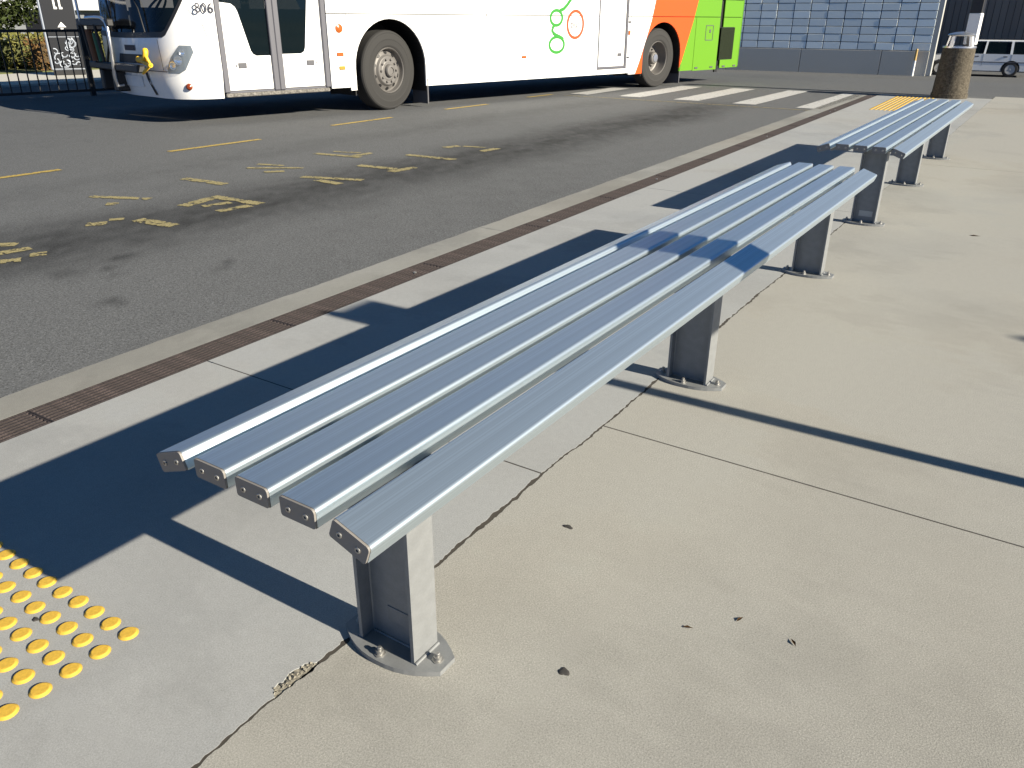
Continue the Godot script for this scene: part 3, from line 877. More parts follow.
func bus() -> void:
	for p in FRONT: front_curve.add_point(Vector2(p[0], p[1]))
	# round the plan a little
	front_curve.bake_interval = 0.02
	for i in range(1, FRONT.size() - 1):
		var d := (Vector2(FRONT[i + 1][0], FRONT[i + 1][1]) - Vector2(FRONT[i - 1][0], FRONT[i - 1][1])) / 6.0
		front_curve.set_point_in(i, -d); front_curve.set_point_out(i, d)
	BUS = thing("city_bus", "white city bus with orange and lime green tail pulling out of the bay", "bus")
	BUS.transform = Transform3D(Basis(Vector3(0.21531, 0, -0.97655), Vector3.UP, Vector3(0.97655, 0, 0.21531)), Vector3(-7.79, -0.006, -8.83))
	var st: SurfaceTool
	# --- side panels, cut by wheel arches and livery
	var arch := func(c: float, rx: float, top: float) -> PackedVector2Array:
		var p := PackedVector2Array([Vector2(c - rx, -0.2), Vector2(c + rx, -0.2)])
		for k in 21:
			var a := PI * k / 20.0
			p.append(Vector2(c + cos(a) * rx, 0.56 + sin(a) * (top - 0.56)))
		return p
	var a1: PackedVector2Array = arch.call(0.01, 0.585, 1.155)
	var a2: PackedVector2Array = arch.call(6.17, 0.585, 1.12)
	var white := PackedVector2Array([Vector2(-4, 0), Vector2(5.26, 0), Vector2(5.39, 0.27), Vector2(5.49, 0.456), Vector2(5.65, 0.82), Vector2(5.785, 1.147), Vector2(5.87, 1.47), Vector2(5.96, 1.9), Vector2(6.1, 3.2), Vector2(-4, 3.2)])
	var orange := PackedVector2Array([Vector2(5.26, 0), Vector2(5.39, 0.27), Vector2(5.49, 0.456), Vector2(5.65, 0.82), Vector2(5.785, 1.147), Vector2(5.87, 1.47), Vector2(5.96, 1.9), Vector2(6.1, 3.2), Vector2(7.5, 3.2), Vector2(7.33, 1.95), Vector2(7.21, 1.49), Vector2(7.105, 1.15), Vector2(6.824, 0.453), Vector2(6.723, 0.261), Vector2(6.62, 0)])
	var green := PackedVector2Array([Vector2(6.62, 0), Vector2(6.723, 0.261), Vector2(6.824, 0.453), Vector2(7.105, 1.15), Vector2(7.21, 1.49), Vector2(7.33, 1.95), Vector2(7.5, 3.2), Vector2(9, 3.2), Vector2(9, 0)])
	var g := 0.0055
	var sk := 0.285
	var panels := [[-0.965, -0.670, 0.325, 1.21], [-0.670, 1.765, sk, 1.21], [1.765, 3.075, sk, 1.21], [3.075, 4.325, sk, 1.21], [5.115, 5.19, sk, 1.21], [5.19, 7.20, 0.26, 1.21], [7.20, 8.03, 0.25, 1.21], [8.15, 8.82, 0.27, 1.21],
		[-0.965, 1.765, 1.21, 1.52], [1.765, 4.325, 1.21, 1.52], [5.115, 8.03, 1.21, 1.52], [8.15, 8.82, 1.21, 1.52], [4.325, 5.115, sk, 0.375], [-0.965, 8.82, 2.55, 2.95], [-2.42, -0.965, 2.55, 2.95]]
	for q in panels:
		var pieces: Array = [rect(q[0] + g, q[1] - g, q[2] + g, q[3] - g)]
		for ar: PackedVector2Array in [a1, a2]:
			var nx := []
			for pc: PackedVector2Array in pieces: nx.append_array(Geometry2D.clip_polygons(pc, ar))
			pieces = nx
		for pc: PackedVector2Array in pieces:
			for zn in [[white, "bus_white"], [orange, "bus_orange"], [green, "bus_green"]]:
				for r: PackedVector2Array in Geometry2D.intersect_polygons(pc, zn[0]):
					if Geometry2D.is_polygon_clockwise(r): continue
					var area := 0.0
					for i in r.size(): area += r[i].cross(r[(i + 1) % r.size()])
					if absf(area) < 0.002: continue
					side_panel("side_panel", r, M[zn[1]])
	# dark carcass behind the seams, side glass, roof, far side, tail
	st = new_st()
	box(st, Vector3(4.0, 1.35, -0.012), Vector3(9.6, 0.30, 0.02))
	for q in [[-0.96, -0.60], [0.62, 4.32], [5.12, 5.57], [6.77, 8.8]]:
		box(st, Vector3((q[0] + q[1]) / 2, 0.76, -0.012), Vector3(q[1] - q[0], 0.86, 0.02))
	for q in [[-2.3, -0.66], [0.68, 5.50], [6.84, 8.7]]:
		box(st, Vector3((q[0] + q[1]) / 2, 0.46, -1.38), Vector3(q[1] - q[0], 0.36, 1.96))
	box(st, Vector3(0.0, 0.55, -1.22), Vector3(1.34, 0.3, 1.5)); box(st, Vector3(6.17, 0.55, -1.22), Vector3(1.34, 0.3, 1.3))
	put("underbody", st, M.black, BUS)
	for c: float in [0.01, 6.17]:   # wheel housings
		st = new_st()
		for k in 20:
			var p := PI * k / 20.0; var q := PI * (k + 1) / 20.0
			flat(st)
			var A := Vector3(c + cos(p) * 0.60, 0.56 + sin(p) * 0.61, 0.045); var B := Vector3(c + cos(q) * 0.60, 0.56 + sin(q) * 0.61, 0.045)
			quad(st, A, B, B - Vector3(0, 0, 0.62), A - Vector3(0, 0, 0.62))
			ring_band(st, c, 0.56, 0.625, 0.635, 0.045, 0.048, p, q, 1)
		for s in [-1, 1]:
			box(st, Vector3(c + s * 0.60, 0.40, -0.27), Vector3(0.012, 0.36, 0.62))
		box(st, Vector3(c, 0.7, -0.58), Vector3(1.2, 1.0, 0.02))
		put("wheel_housing", st, M.black, BUS)
		st = new_st()
		box(st, Vector3(c + 0.61, 0.22, -0.12), Vector3(0.02, 0.34, 0.34))
		put("mud_flap", st, M.rubber, BUS)
	st = new_st()
	plate(st, rect(-0.965, 4.33, 1.53, 2.54), 0.008, Vector3(0, 0, 0.04)); plate(st, rect(5.11, 8.80, 1.53, 2.54), 0.008, Vector3(0, 0, 0.04))
	put("side_window", st, M.glass, BUS)
	st = new_st()
	bevel_box(st, Vector3(3.1, 3.0, -1.225), Vector3(11.4, 0.14, 2.53), 0.05)
	put("roof", st, M.bus_white, BUS)
	st = new_st()
	box(st, Vector3(3.2, 0.78, -2.49), Vector3(11.2, 1.0, 0.03)); box(st, Vector3(3.2, 2.75, -2.49), Vector3(11.2, 0.4, 0.03))
	for k in 8: box(st, Vector3(-2.3 + k * 1.58, 1.92, -2.49), Vector3(0.12, 1.28, 0.03))
	put("far_side", st, M.bus_white, BUS)
	st = new_st()
	bevel_box(st, Vector3(8.84, 1.6, -1.225), Vector3(0.05, 2.66, 2.55), 0.02)
	put("tail", st, M.bus_green, BUS)
	st = new_st()
	box(st, Vector3(3.2, 0.66, -1.44), Vector3(11.0, 0.04, 1.94))
	put("floor", st, M.rubber, BUS)
	st = new_st()
	for k in 6:
		box(st, Vector3(1.4 + k * 0.9, 1.2, -1.95), Vector3(0.12, 1.0, 0.9)); box(st, Vector3(1.4 + k * 0.9, 1.2, -0.55), Vector3(0.12, 1.0, 0.9))
	put("seats", st, M.rubber, BUS)
	st = new_st()
	for q in [[-1.1, -0.9], [-0.7, -1.6], [-1.75, -1.15]]:
		tube(st, [Vector3(q[0], 0.68, q[1]), Vector3(q[0], 2.6, q[1])], 0.018, 8)
	put("handrail", st, M.yellow, BUS)
	st = new_st()
	bevel_box(st, Vector3(-2.62, 0.86, -1.35), Vector3(0.34, 0.40, 1.9), 0.05)
	bevel_box(st, Vector3(-1.75, 1.15, -1.8), Vector3(0.5, 0.9, 0.5), 0.06)
	put("dashboard", st, M.black, BUS)
	st = new_st()
	lathe(st, [Vector2(0.24, -0.015), Vector2(0.255, 0.0), Vector2(0.24, 0.015), Vector2(0.225, 0.0), Vector2(0.24, -0.015)], 24, Vector3(-2.35, 1.22, -1.8), Basis(Vector3.BACK, 0.9))
	tube(st, [Vector3(-2.35, 1.22, -1.8), Vector3(-2.5, 0.9, -1.8)], 0.03, 8)
	box(st, Vector3(-2.35, 1.22, -1.8), Vector3(0.44, 0.02, 0.04), Basis(Vector3.BACK, 0.9))
	put("steering_wheel", st, M.black, BUS)
	# --- front shell: white lower part and windscreen
	var L := front_curve.get_baked_length()
	st = new_st(); smooth(st)
	var nu := 64
	for i in nu:
		var ua := L * i / nu; var ub := L * (i + 1) / nu
		var ya := minf(screen_low(ua), 2.95); var yb := minf(screen_low(ub), 2.95)
		for k in 8:
			var f0 := k / 8.0; var f1 := (k + 1) / 8.0
			quad(st, shell(ua, lerpf(0.29, ya, f0)), shell(ua, lerpf(0.29, ya, f1)), shell(ub, lerpf(0.29, yb, f1)), shell(ub, lerpf(0.29, yb, f0)))
	put("front_panel", st, M.bus_white, BUS)
	st = new_st(); smooth(st)
	for i in nu:
		var ua := L * i / nu; var ub := L * (i + 1) / nu
		var ya := screen_low(ua); var yb := screen_low(ub)
		if ya > 2.5 and yb > 2.5: continue
		for k in 6:
			var f0 := k / 6.0; var f1 := (k + 1) / 6.0
			quad(st, shell(ua, lerpf(ya, 2.55, f0), -0.004), shell(ua, lerpf(ya, 2.55, f1), -0.004), shell(ub, lerpf(yb, 2.55, f1), -0.004), shell(ub, lerpf(yb, 2.55, f0), -0.004))
	put("windscreen", st, M.glass, BUS)
	st = new_st(); smooth(st)
	for i in nu:   # black band round the lower edge of the glass
		var ua := L * i / nu; var ub := L * (i + 1) / nu
		var ya := screen_low(ua); var yb := screen_low(ub)
		if ya > 2.4 or yb > 2.4: continue
		quad(st, shell(ua, ya, 0.002), shell(ua, ya + 0.06, 0.002), shell(ub, yb + 0.06, 0.002), shell(ub, yb, 0.002))
	put("window_seal", st, M.black, BUS)
	st = new_st()
	for i in nu:
		var ua := L * i / nu; var ub := L * (i + 1) / nu
		flat(st)
		quad(st, shell(ua, 2.55, 0.0), shell(ua, 2.98, -0.03), shell(ub, 2.98, -0.03), shell(ub, 2.55, 0.0))
	put("destination_hood", st, M.gloss_black, BUS)
	st = new_st()
	for wv in [[0.95, 1.75, 1.02], [1.75, 2.5, 1.02]]:   # wipers
		tube(st, [shell(wv[0], 1.0, 0.02), shell(wv[0] + 0.1, 1.25, 0.03), shell(wv[0] + 0.42, 1.62, 0.03)], 0.010, 6)
		tube(st, [shell(wv[0] + 0.12, 1.5, 0.02), shell(wv[0] + 0.75, 1.72, 0.02)], 0.007, 5)
	put("wiper", st, M.black, BUS)
	# seams and lower bumper line: real strips set into the shell
	st = new_st()
	shell_patch(st, PackedVector2Array([Vector2(0.57, 0.585), Vector2(2.6, 0.585), Vector2(2.6, 0.593), Vector2(0.57, 0.593)]), 0.0025)
	shell_patch(st, PackedVector2Array([Vector2(0.70, 0.60), Vector2(0.708, 0.60), Vector2(0.74, 0.93), Vector2(0.732, 0.93)]), 0.0025)
	shell_patch(st, PackedVector2Array([Vector2(0.05, 0.31), Vector2(0.056, 0.31), Vector2(0.10, 0.85), Vector2(0.16, 1.08), Vector2(0.30, 1.24), Vector2(0.297, 1.245), Vector2(0.153, 1.084), Vector2(0.094, 0.85)]), 0.0025)
	put("seam", st, M.rubber, BUS)
	# headlight: dark pocket, reflectors, clear lens
	var hl := PackedVector2Array([Vector2(0.635, 0.575), Vector2(0.49, 0.570), Vector2(0.41, 0.61), Vector2(0.295, 0.80), Vector2(0.315, 0.87), Vector2(0.445, 0.87), Vector2(0.57, 0.74), Vector2(0.64, 0.62)])
	st = new_st(); shell_patch(st, hl, 0.003)
	var lamp := put("headlight", st, mat(Color(0.07, 0.085, 0.10), 0.3), BUS)
	st = new_st()
	for q in [[0.55, 0.655, 0.045], [0.475, 0.715, 0.052], [0.42, 0.795, 0.035]]:
		var c := shell(q[0], q[1], 0.006); var nn := (shell(q[0], q[1], 0.05) - c).normalized()
		var b := Basis(nn.cross(Vector3.UP).normalized() * -1.0, nn, Vector3.UP)
		lathe(st, [Vector2(q[2], 0.012), Vector2(q[2] * 0.85, 0.012), Vector2(q[2] * 0.5, 0.002), Vector2(0, 0.0)], 14, c, b)
	put("reflector", st, M.chrome, lamp)
	st = new_st(); shell_patch(st, hl, 0.022)
	put("lens", st, M.lens, lamp)
	st = new_st()
	var cc := shell(0.40, 0.43, 0.002); var cn := (shell(0.40, 0.43, 0.05) - cc).normalized()
	lathe(st, [Vector2(0.038, 0.0), Vector2(0.035, 0.012), Vector2(0.02, 0.024), Vector2(0, 0.026)], 16, cc, Basis(cn.cross(Vector3.UP).normalized() * -1.0, cn, Vector3.UP))
	put("indicator", st, M.red, BUS)
	# emblem, plate and lettering on the front
	st = new_st(); shell_patch(st, PackedVector2Array([Vector2(1.05, 0.66), Vector2(1.75, 0.66), Vector2(1.68, 0.76), Vector2(1.12, 0.76)]), 0.008)
	put("grille", st, M.black, BUS)
	st = new_st(); shell_patch(st, PackedVector2Array([Vector2(1.25, 0.80), Vector2(1.50, 0.80), Vector2(1.50, 0.86), Vector2(1.25, 0.86)]), 0.006)
	put("emblem", st, M.number, BUS)
	st = new_st(); shell_patch(st, PackedVector2Array([Vector2(1.20, 0.40), Vector2(1.72, 0.40), Vector2(1.72, 0.52), Vector2(1.20, 0.52)]), 0.012)
	put("number_plate", st, M.white_paint, BUS)
	st = new_st(); shell_patch(st, PackedVector2Array([Vector2(0.95, 0.32), Vector2(1.0, 0.32), Vector2(1.14, 0.62), Vector2(1.09, 0.62)]), 0.01)
	put("bracket", st, M.black, BUS)
	for q in [[-2.625, "8", 0.072], [-2.545, "0", 0.068], [-2.465, "6", 0.064]]:
		st = new_st()
		var zz: float = q[2]
		if q[1] == "8":
			ring_band(st, q[0], 1.281, 0.028, 0.027, 0.016, zz, 0, TAU, 18); ring_band(st, q[0], 1.235, 0.032, 0.032, 0.017, zz, 0, TAU, 18)
		elif q[1] == "0": ring_band(st, q[0], 1.256, 0.032, 0.053, 0.017, zz, 0, TAU, 22)
		else:
			ring_band(st, q[0], 1.235, 0.032, 0.032, 0.017, zz, 0, TAU, 18); ring_band(st, q[0] + 0.014, 1.237, 0.046, 0.071, 0.017, zz, PI * 0.52, PI, 10)
		put("fleet_number", st, M.number, BUS)
	# --- front door
	var d := 0.018
	side_panel("door_leaf", PackedVector2Array([Vector2(-2.345, 0.37), Vector2(-1.765, 0.37), Vector2(-1.765, 0.745), Vector2(-1.95, 0.745), Vector2(-1.99, 0.765), Vector2(-2.015, 0.80), Vector2(-2.125, 1.22), Vector2(-2.15, 1.27), Vector2(-2.20, 1.305), Vector2(-2.345, 1.32)]), M.bus_white, d)
	side_panel("door_leaf", PackedVector2Array([Vector2(-1.615, 0.37), Vector2(-1.035, 0.37), Vector2(-1.035, 2.5), Vector2(-1.17, 2.5), Vector2(-1.205, 1.35), Vector2(-1.28, 0.83), Vector2(-1.30, 0.78), Vector2(-1.345, 0.757), Vector2(-1.615, 0.757)]), M.bus_white, d)
	st = new_st()
	plate(st, rect(-2.345, -1.765, 0.74, 2.5), 0.006, Vector3(0, 0, d - 0.010)); plate(st, rect(-1.615, -1.03, 0.75, 2.5), 0.006, Vector3(0, 0, d - 0.010))
	put("door_glass", st, M.glass, BUS)
	st = new_st()
	box(st, Vector3(-2.055, 0.499, d + 0.001), Vector3(0.57, 0.006, 0.003))
	for q in [[-2.378, 0.07], [-1.727, 0.074], [-1.651, 0.074], [-1.0, 0.07]]:
		bevel_box(st, Vector3(q[0], 1.45, 0.022), Vector3(q[1], 2.2, 0.045), 0.008)
	box(st, Vector3(-1.69, 0.352, 0.01), Vector3(1.4, 0.022, 0.03))
	put("door_rubber", st, M.door_rubber, BUS)
	for q in [[-2.145, 0.642], [-1.225, 0.648]]:
		st = new_st()
		bevel_box(st, Vector3(q[0], q[1], d + 0.004), Vector3(0.105, 0.06, 0.012), 0.004)
		box(st, Vector3(q[0] + (-0.08 if q[0] < -2 else 0.08), q[1], d + 0.003), Vector3(0.014, 0.026, 0.006))
		put("door_catch", st, M.rubber, BUS)
	st = new_st()
	bevel_box(st, Vector3(-1.69, 0.318, -0.02), Vector3(1.42, 0.042, 0.12), 0.008)
	put("door_step", st, M.dirty, BUS)
	# --- lamps and marks on the first pillar
	for q in [[-0.79, 1.04, 0.042, "amber"], [-0.80, 0.735, 0.05, "amber"], [-0.785, 0.572, 0.045, "lamp_yellow"]]:
		st = new_st()
		if q[1] > 1.0: lathe(st, [Vector2(0.055, 0), Vector2(0.052, 0.01), Vector2(0.02, 0.022), Vector2(0, 0.022)], 16, Vector3(q[0], q[1], 0.05), Basis(Vector3.RIGHT, PI / 2))
		else: bevel_box(st, Vector3(q[0], q[1], 0.056), Vector3(q[2] * 2, 0.045, 0.014), 0.006)
		put("side_lamp", st, M[q[3]], BUS)
	st = new_st()
	bevel_box(st, Vector3(2.55, 0.62, 0.056), Vector3(0.10, 0.035, 0.014), 0.005)
	put("side_lamp", st, M.amber, BUS)
	for q in [[5.155, 0.95, "amber"], [5.157, 0.55, "rubber"], [5.157, 1.12, "rubber"]]:
		st = new_st(); bevel_box(st, Vector3(q[0], q[1], 0.057), Vector3(0.055, 0.07 if q[2] == "amber" else 0.03, 0.014), 0.005)
		put("side_lamp", st, M[q[2]], BUS)
	# --- rear door
	st = new_st()
	for q in [[4.345, 0.04], [5.095, 0.04]]: box(st, Vector3(q[0], 1.45, 0.02), Vector3(q[1], 2.14, 0.05))
	box(st, Vector3(4.72, 0.395, 0.02), Vector3(0.72, 0.035, 0.05))
	put("door_rubber", st, M.door_rubber, BUS)
	side_panel("rear_door", rect(4.37, 5.07, 0.415, 2.5), M.bus_white, 0.03)
	st = new_st()
	bevel_box(st, Vector3(4.94, 0.60, 0.034), Vector3(0.11, 0.05, 0.012), 0.004)
	put("door_catch", st, M.rubber, BUS)
	# --- engine bay: grille, gap, hatch details
	st = new_st()
	box(st, Vector3(8.09, 1.35, 0.0), Vector3(0.10, 2.3, 0.03))
	put("engine_door_gap", st, M.black, BUS)
	var gb := new_st()
	box(gb, Vector3(8.33, 0.73, 0.052), Vector3(0.48, 0.60, 0.004))
	var grille := put("engine_grille", gb, M.black, BUS)
	for k in 16:
		st = new_st()
		box(st, Vector3(8.10 + k * 0.031, 0.73, 0.060), Vector3(0.012, 0.58, 0.014), Basis(Vector3.UP, 0.5))
		put("louvre", st, M.louvre, grille)
	st = new_st()
	for q in [[7.55, 0.0], [7.80, 0.0]]: box(st, Vector3(q[0], 0.93, 0.053), Vector3(0.012, 0.26, 0.006))
	for q in [0.80, 1.06]: box(st, Vector3(7.675, q, 0.053), Vector3(0.238, 0.012, 0.006))
	bevel_box(st, Vector3(7.70, 0.96, 0.053), Vector3(0.05, 0.06, 0.008), 0.003)
	put("filler_flap", st, M.rubber, BUS)
	st = new_st()
	for q in [7.32, 7.85, 8.3, 8.7]: bevel_box(st, Vector3(q, 0.305, 0.055), Vector3(0.10, 0.03, 0.012), 0.004)
	put("latch", st, M.rubber, BUS)
	st = new_st()
	box(st, Vector3(8.46, 1.60, 0.045), Vector3(0.7, 0.16, 0.02)); box(st, Vector3(7.62, 1.60, 0.045), Vector3(0.8, 0.16, 0.02))
	put("window_frame", st, M.black, BUS)
	# --- round logo
	st = new_st()
	ring_band(st, 3.272, 1.178, 0.160, 0.132, 0.046, 0.0535); ring_band(st, 3.295, 0.785, 0.195, 0.138, 0.046, 0.0535)
	for pts in [[Vector2(3.35, 1.285), Vector2(3.44, 1.31), Vector2(3.52, 1.37), Vector2(3.63, 1.475), Vector2(3.75, 1.50)], [Vector2(3.22, 1.065), Vector2(3.18, 1.02), Vector2(3.19, 0.965), Vector2(3.26, 0.93), Vector2(3.38, 0.895), Vector2(3.45, 0.86)]]:
		for i in pts.size() - 1:
			var a: Vector2 = pts[i]; var b: Vector2 = pts[i + 1]
			var sd := (b - a).orthogonal().normalized() * 0.026
			quad(st, Vector3(a.x - sd.x, a.y - sd.y, 0.0545), Vector3(b.x - sd.x, b.y - sd.y, 0.0545), Vector3(b.x + sd.x, b.y + sd.y, 0.0545), Vector3(a.x + sd.x, a.y + sd.y, 0.0545))
	put("logo", st, M.logo_green, BUS)
	st = new_st()
	ring_band(st, 3.73, 1.082, 0.215, 0.222, 0.045, 0.0535)
	put("logo", st, M.logo_orange, BUS)
	st = new_st()   # the word inside the ring: b, u, s
	ring_band(st, 3.655, 1.068, 0.034, 0.036, 0.014, 0.0535, 0, TAU, 16); box(st, Vector3(3.628, 1.093, 0.0525), Vector3(0.014, 0.125, 0.003))
	put("logo", st, M.logo_grey, BUS)
	st = new_st()
	ring_band(st, 3.735, 1.070, 0.034, 0.036, 0.014, 0.0535, PI, TAU, 12); box(st, Vector3(3.708, 1.087, 0.0525), Vector3(0.014, 0.034, 0.003)); box(st, Vector3(3.762, 1.068, 0.0525), Vector3(0.014, 0.072, 0.003))
	put("logo", st, M.logo_grey, BUS)
	st = new_st()
	ring_band(st, 3.810, 1.088, 0.026, 0.019, 0.011, 0.0535, PI * 0.15, PI * 1.5, 12); ring_band(st, 3.810, 1.056, 0.026, 0.021, 0.011, 0.0535, -PI * 0.85, PI * 0.5, 12)
	put("logo", st, M.logo_grey, BUS)
	# --- wheels
	bus_wheel(Vector3(0.0, 0.508, -0.155), deg_to_rad(9.5), true)
	bus_wheel(Vector3(6.16, 0.508, -0.165), 0.0, false)
	bike_rack()

func bus_wheel(at: Vector3, steer: float, front: bool) -> void:
	var w := Node3D.new()
	w.name = "wheel"
	BUS.add_child(w, true)
	w.position = at
	w.rotation.y = steer
	var b := Basis(Vector3.RIGHT, PI / 2)   # lathe axis y -> +z, outward
	var st := new_st()
	lathe(st, [Vector2(0.29, -0.12), Vector2(0.40, -0.14), Vector2(0.485, -0.13), Vector2(0.508, -0.10), Vector2(0.508, 0.10), Vector2(0.497, 0.122), Vector2(0.478, 0.134), Vector2(0.470, 0.131), Vector2(0.40, 0.142), Vector2(0.385, 0.138), Vector2(0.32, 0.137), Vector2(0.296, 0.125), Vector2(0.29, 0.10)], 48, Vector3.ZERO, b)
	var ty := put("tyre", st, M.tyre, w)
	ty.name = "tyre"
	st = new_st()
	for k in 4:
		lathe(st, [Vector2(0.509, -0.076 + k * 0.046), Vector2(0.5095, -0.070 + k * 0.046)], 48, Vector3.ZERO, b)
	put("tread_groove", st, M.black, w)
	st = new_st()
	if front:
		lathe(st, [Vector2(0.296, 0.118), Vector2(0.286, 0.130), Vector2(0.276, 0.118), Vector2(0.268, 0.06), Vector2(0.255, 0.045), Vector2(0.205, 0.075), Vector2(0.185, 0.105), Vector2(0.175, 0.112), Vector2(0.120, 0.112)], 36, Vector3.ZERO, b)
		lathe(st, [Vector2(0.130, 0.112), Vector2(0.115, 0.118), Vector2(0.085, 0.118), Vector2(0.08, 0.150), Vector2(0.07, 0.165), Vector2(0.045, 0.168), Vector2(0.042, 0.155), Vector2(0.0, 0.155)], 24, Vector3.ZERO, b)
	else:
		lathe(st, [Vector2(0.296, 0.118), Vector2(0.286, 0.130), Vector2(0.276, 0.118), Vector2(0.262, 0.0), Vector2(0.245, -0.05), Vector2(0.22, -0.06), Vector2(0.18, -0.055), Vector2(0.12, -0.055)], 36, Vector3.ZERO, b)
		lathe(st, [Vector2(0.125, -0.055), Vector2(0.11, -0.04), Vector2(0.105, 0.05), Vector2(0.09, 0.07), Vector2(0.06, 0.075), Vector2(0, 0.075)], 20, Vector3.ZERO, b)
	put("rim", st, M.rim, w)
	if not front:
		st = new_st()
		lathe(st, [Vector2(0.07, 0.072), Vector2(0.065, 0.085), Vector2(0.0, 0.088)], 16, Vector3.ZERO, b)
		put("hub", st, M.steel, w)
	st = new_st()
	for k in 10:
		var a := TAU * k / 10.0
		var rr := 0.145 if front else 0.15
		lathe(st, [Vector2(0.016, 0.0), Vector2(0.016, 0.022), Vector2(0.010, 0.028), Vector2(0, 0.028)], 6, Vector3(cos(a) * rr, sin(a) * rr, 0.110 if front else -0.055), b)
	put("wheel_nuts", st, M.rim if front else M.tyre, w)
	if front:
		st = new_st()
		for k in 10:
			var a := TAU * (k + 0.5) / 10.0
			var c := Vector3(cos(a) * 0.232, sin(a) * 0.232, 0.0635)
			var tilt := Basis(Vector3(-sin(a), cos(a), 0), 0.52) * b
			st = new_st()
			lathe(st, [Vector2(0.026, -0.002), Vector2(0.026, 0.0035), Vector2(0, 0.0035)], 14, c, tilt)
			put("hand_hole", st, M.black, w)

func bike_rack() -> void:
	var r := Node3D.new()
	r.name = "bike_rack"
	BUS.add_child(r, true)
	var st := new_st()
	tube(st, [Vector3(-3.10, 0.40, -1.22), Vector3(-3.18, 0.40, -1.21), Vector3(-3.20, 0.50, -1.19), Vector3(-3.20, 0.80, -1.14), Vector3(-3.20, 1.04, -1.13), Vector3(-3.20, 1.11, -1.17), Vector3(-3.20, 1.15, -1.28), Vector3(-3.20, 1.155, -1.50), Vector3(-3.20, 1.15, -1.80)], 0.020, 10)
	tube(st, [Vector3(-3.14, 0.62, -2.02), Vector3(-3.20, 1.15, -2.02), Vector3(-3.20, 1.6, -2.04)], 0.016, 8)
	put("tube", st, M.steel, r)
	st = new_st()
	bevel_box(st, Vector3(-3.14, 0.615, -1.25), Vector3(0.10, 0.085, 1.55), 0.015)
	bevel_box(st, Vector3(-3.17, 1.10, -1.62), Vector3(0.08, 0.085, 1.05), 0.012)
	bevel_box(st, Vector3(-3.08, 0.45, -1.32), Vector3(0.16, 0.24, 0.16), 0.015)
	bevel_box(st, Vector3(-3.08, 0.45, -1.75), Vector3(0.16, 0.24, 0.10), 0.015)
	tube(st, [Vector3(-3.16, 0.64, -1.55), Vector3(-3.20, 1.08, -1.55)], 0.02, 8)
	tube(st, [Vector3(-3.16, 0.64, -1.98), Vector3(-3.20, 1.08, -1.98)], 0.02, 8)
	tube(st, [Vector3(-3.16, 0.66, -1.45), Vector3(-3.16, 0.85, -1.30), Vector3(-3.18, 1.0, -1.22)], 0.016, 6)
	put("frame", st, M.black, r)
	st = new_st()
	tube(st, [Vector3(-3.13, 0.82, -0.30), Vector3(-3.15, 0.79, -0.26), Vector3(-3.15, 0.73, -0.30), Vector3(-3.14, 0.715, -0.52)], 0.032, 8)
	tube(st, [Vector3(-3.15, 0.73, -0.50), Vector3(-3.15, 0.69, -0.30), Vector3(-3.15, 0.67, -0.16)], 0.026, 8)
	tube(st, [Vector3(-3.15, 0.78, -0.28), Vector3(-3.15, 0.67, -0.16), Vector3(-3.15, 0.60, -0.36), Vector3(-3.15, 0.575, -0.42)], 0.017, 8)
	put("hook", st, M.yellow, r)
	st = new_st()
	tube(st, [Vector3(-3.18, 0.66, -1.78), Vector3(-3.20, 1.02, -1.80)], 0.04, 8)  # orange-brown tube, coloured to stand in for a reflection in the bus front
	put("painted_reflection", st, mat(Color(0.16, 0.06, 0.02), 0.6), r)
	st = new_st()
	tube(st, [Vector3(-3.17, 0.66, -1.62), Vector3(-3.18, 0.98, -1.66)], 0.03, 8)  # green tube, a second reflection put in as plain colour
	put("painted_reflection", st, mat(Color(0.04, 0.13, 0.06), 0.6), r)

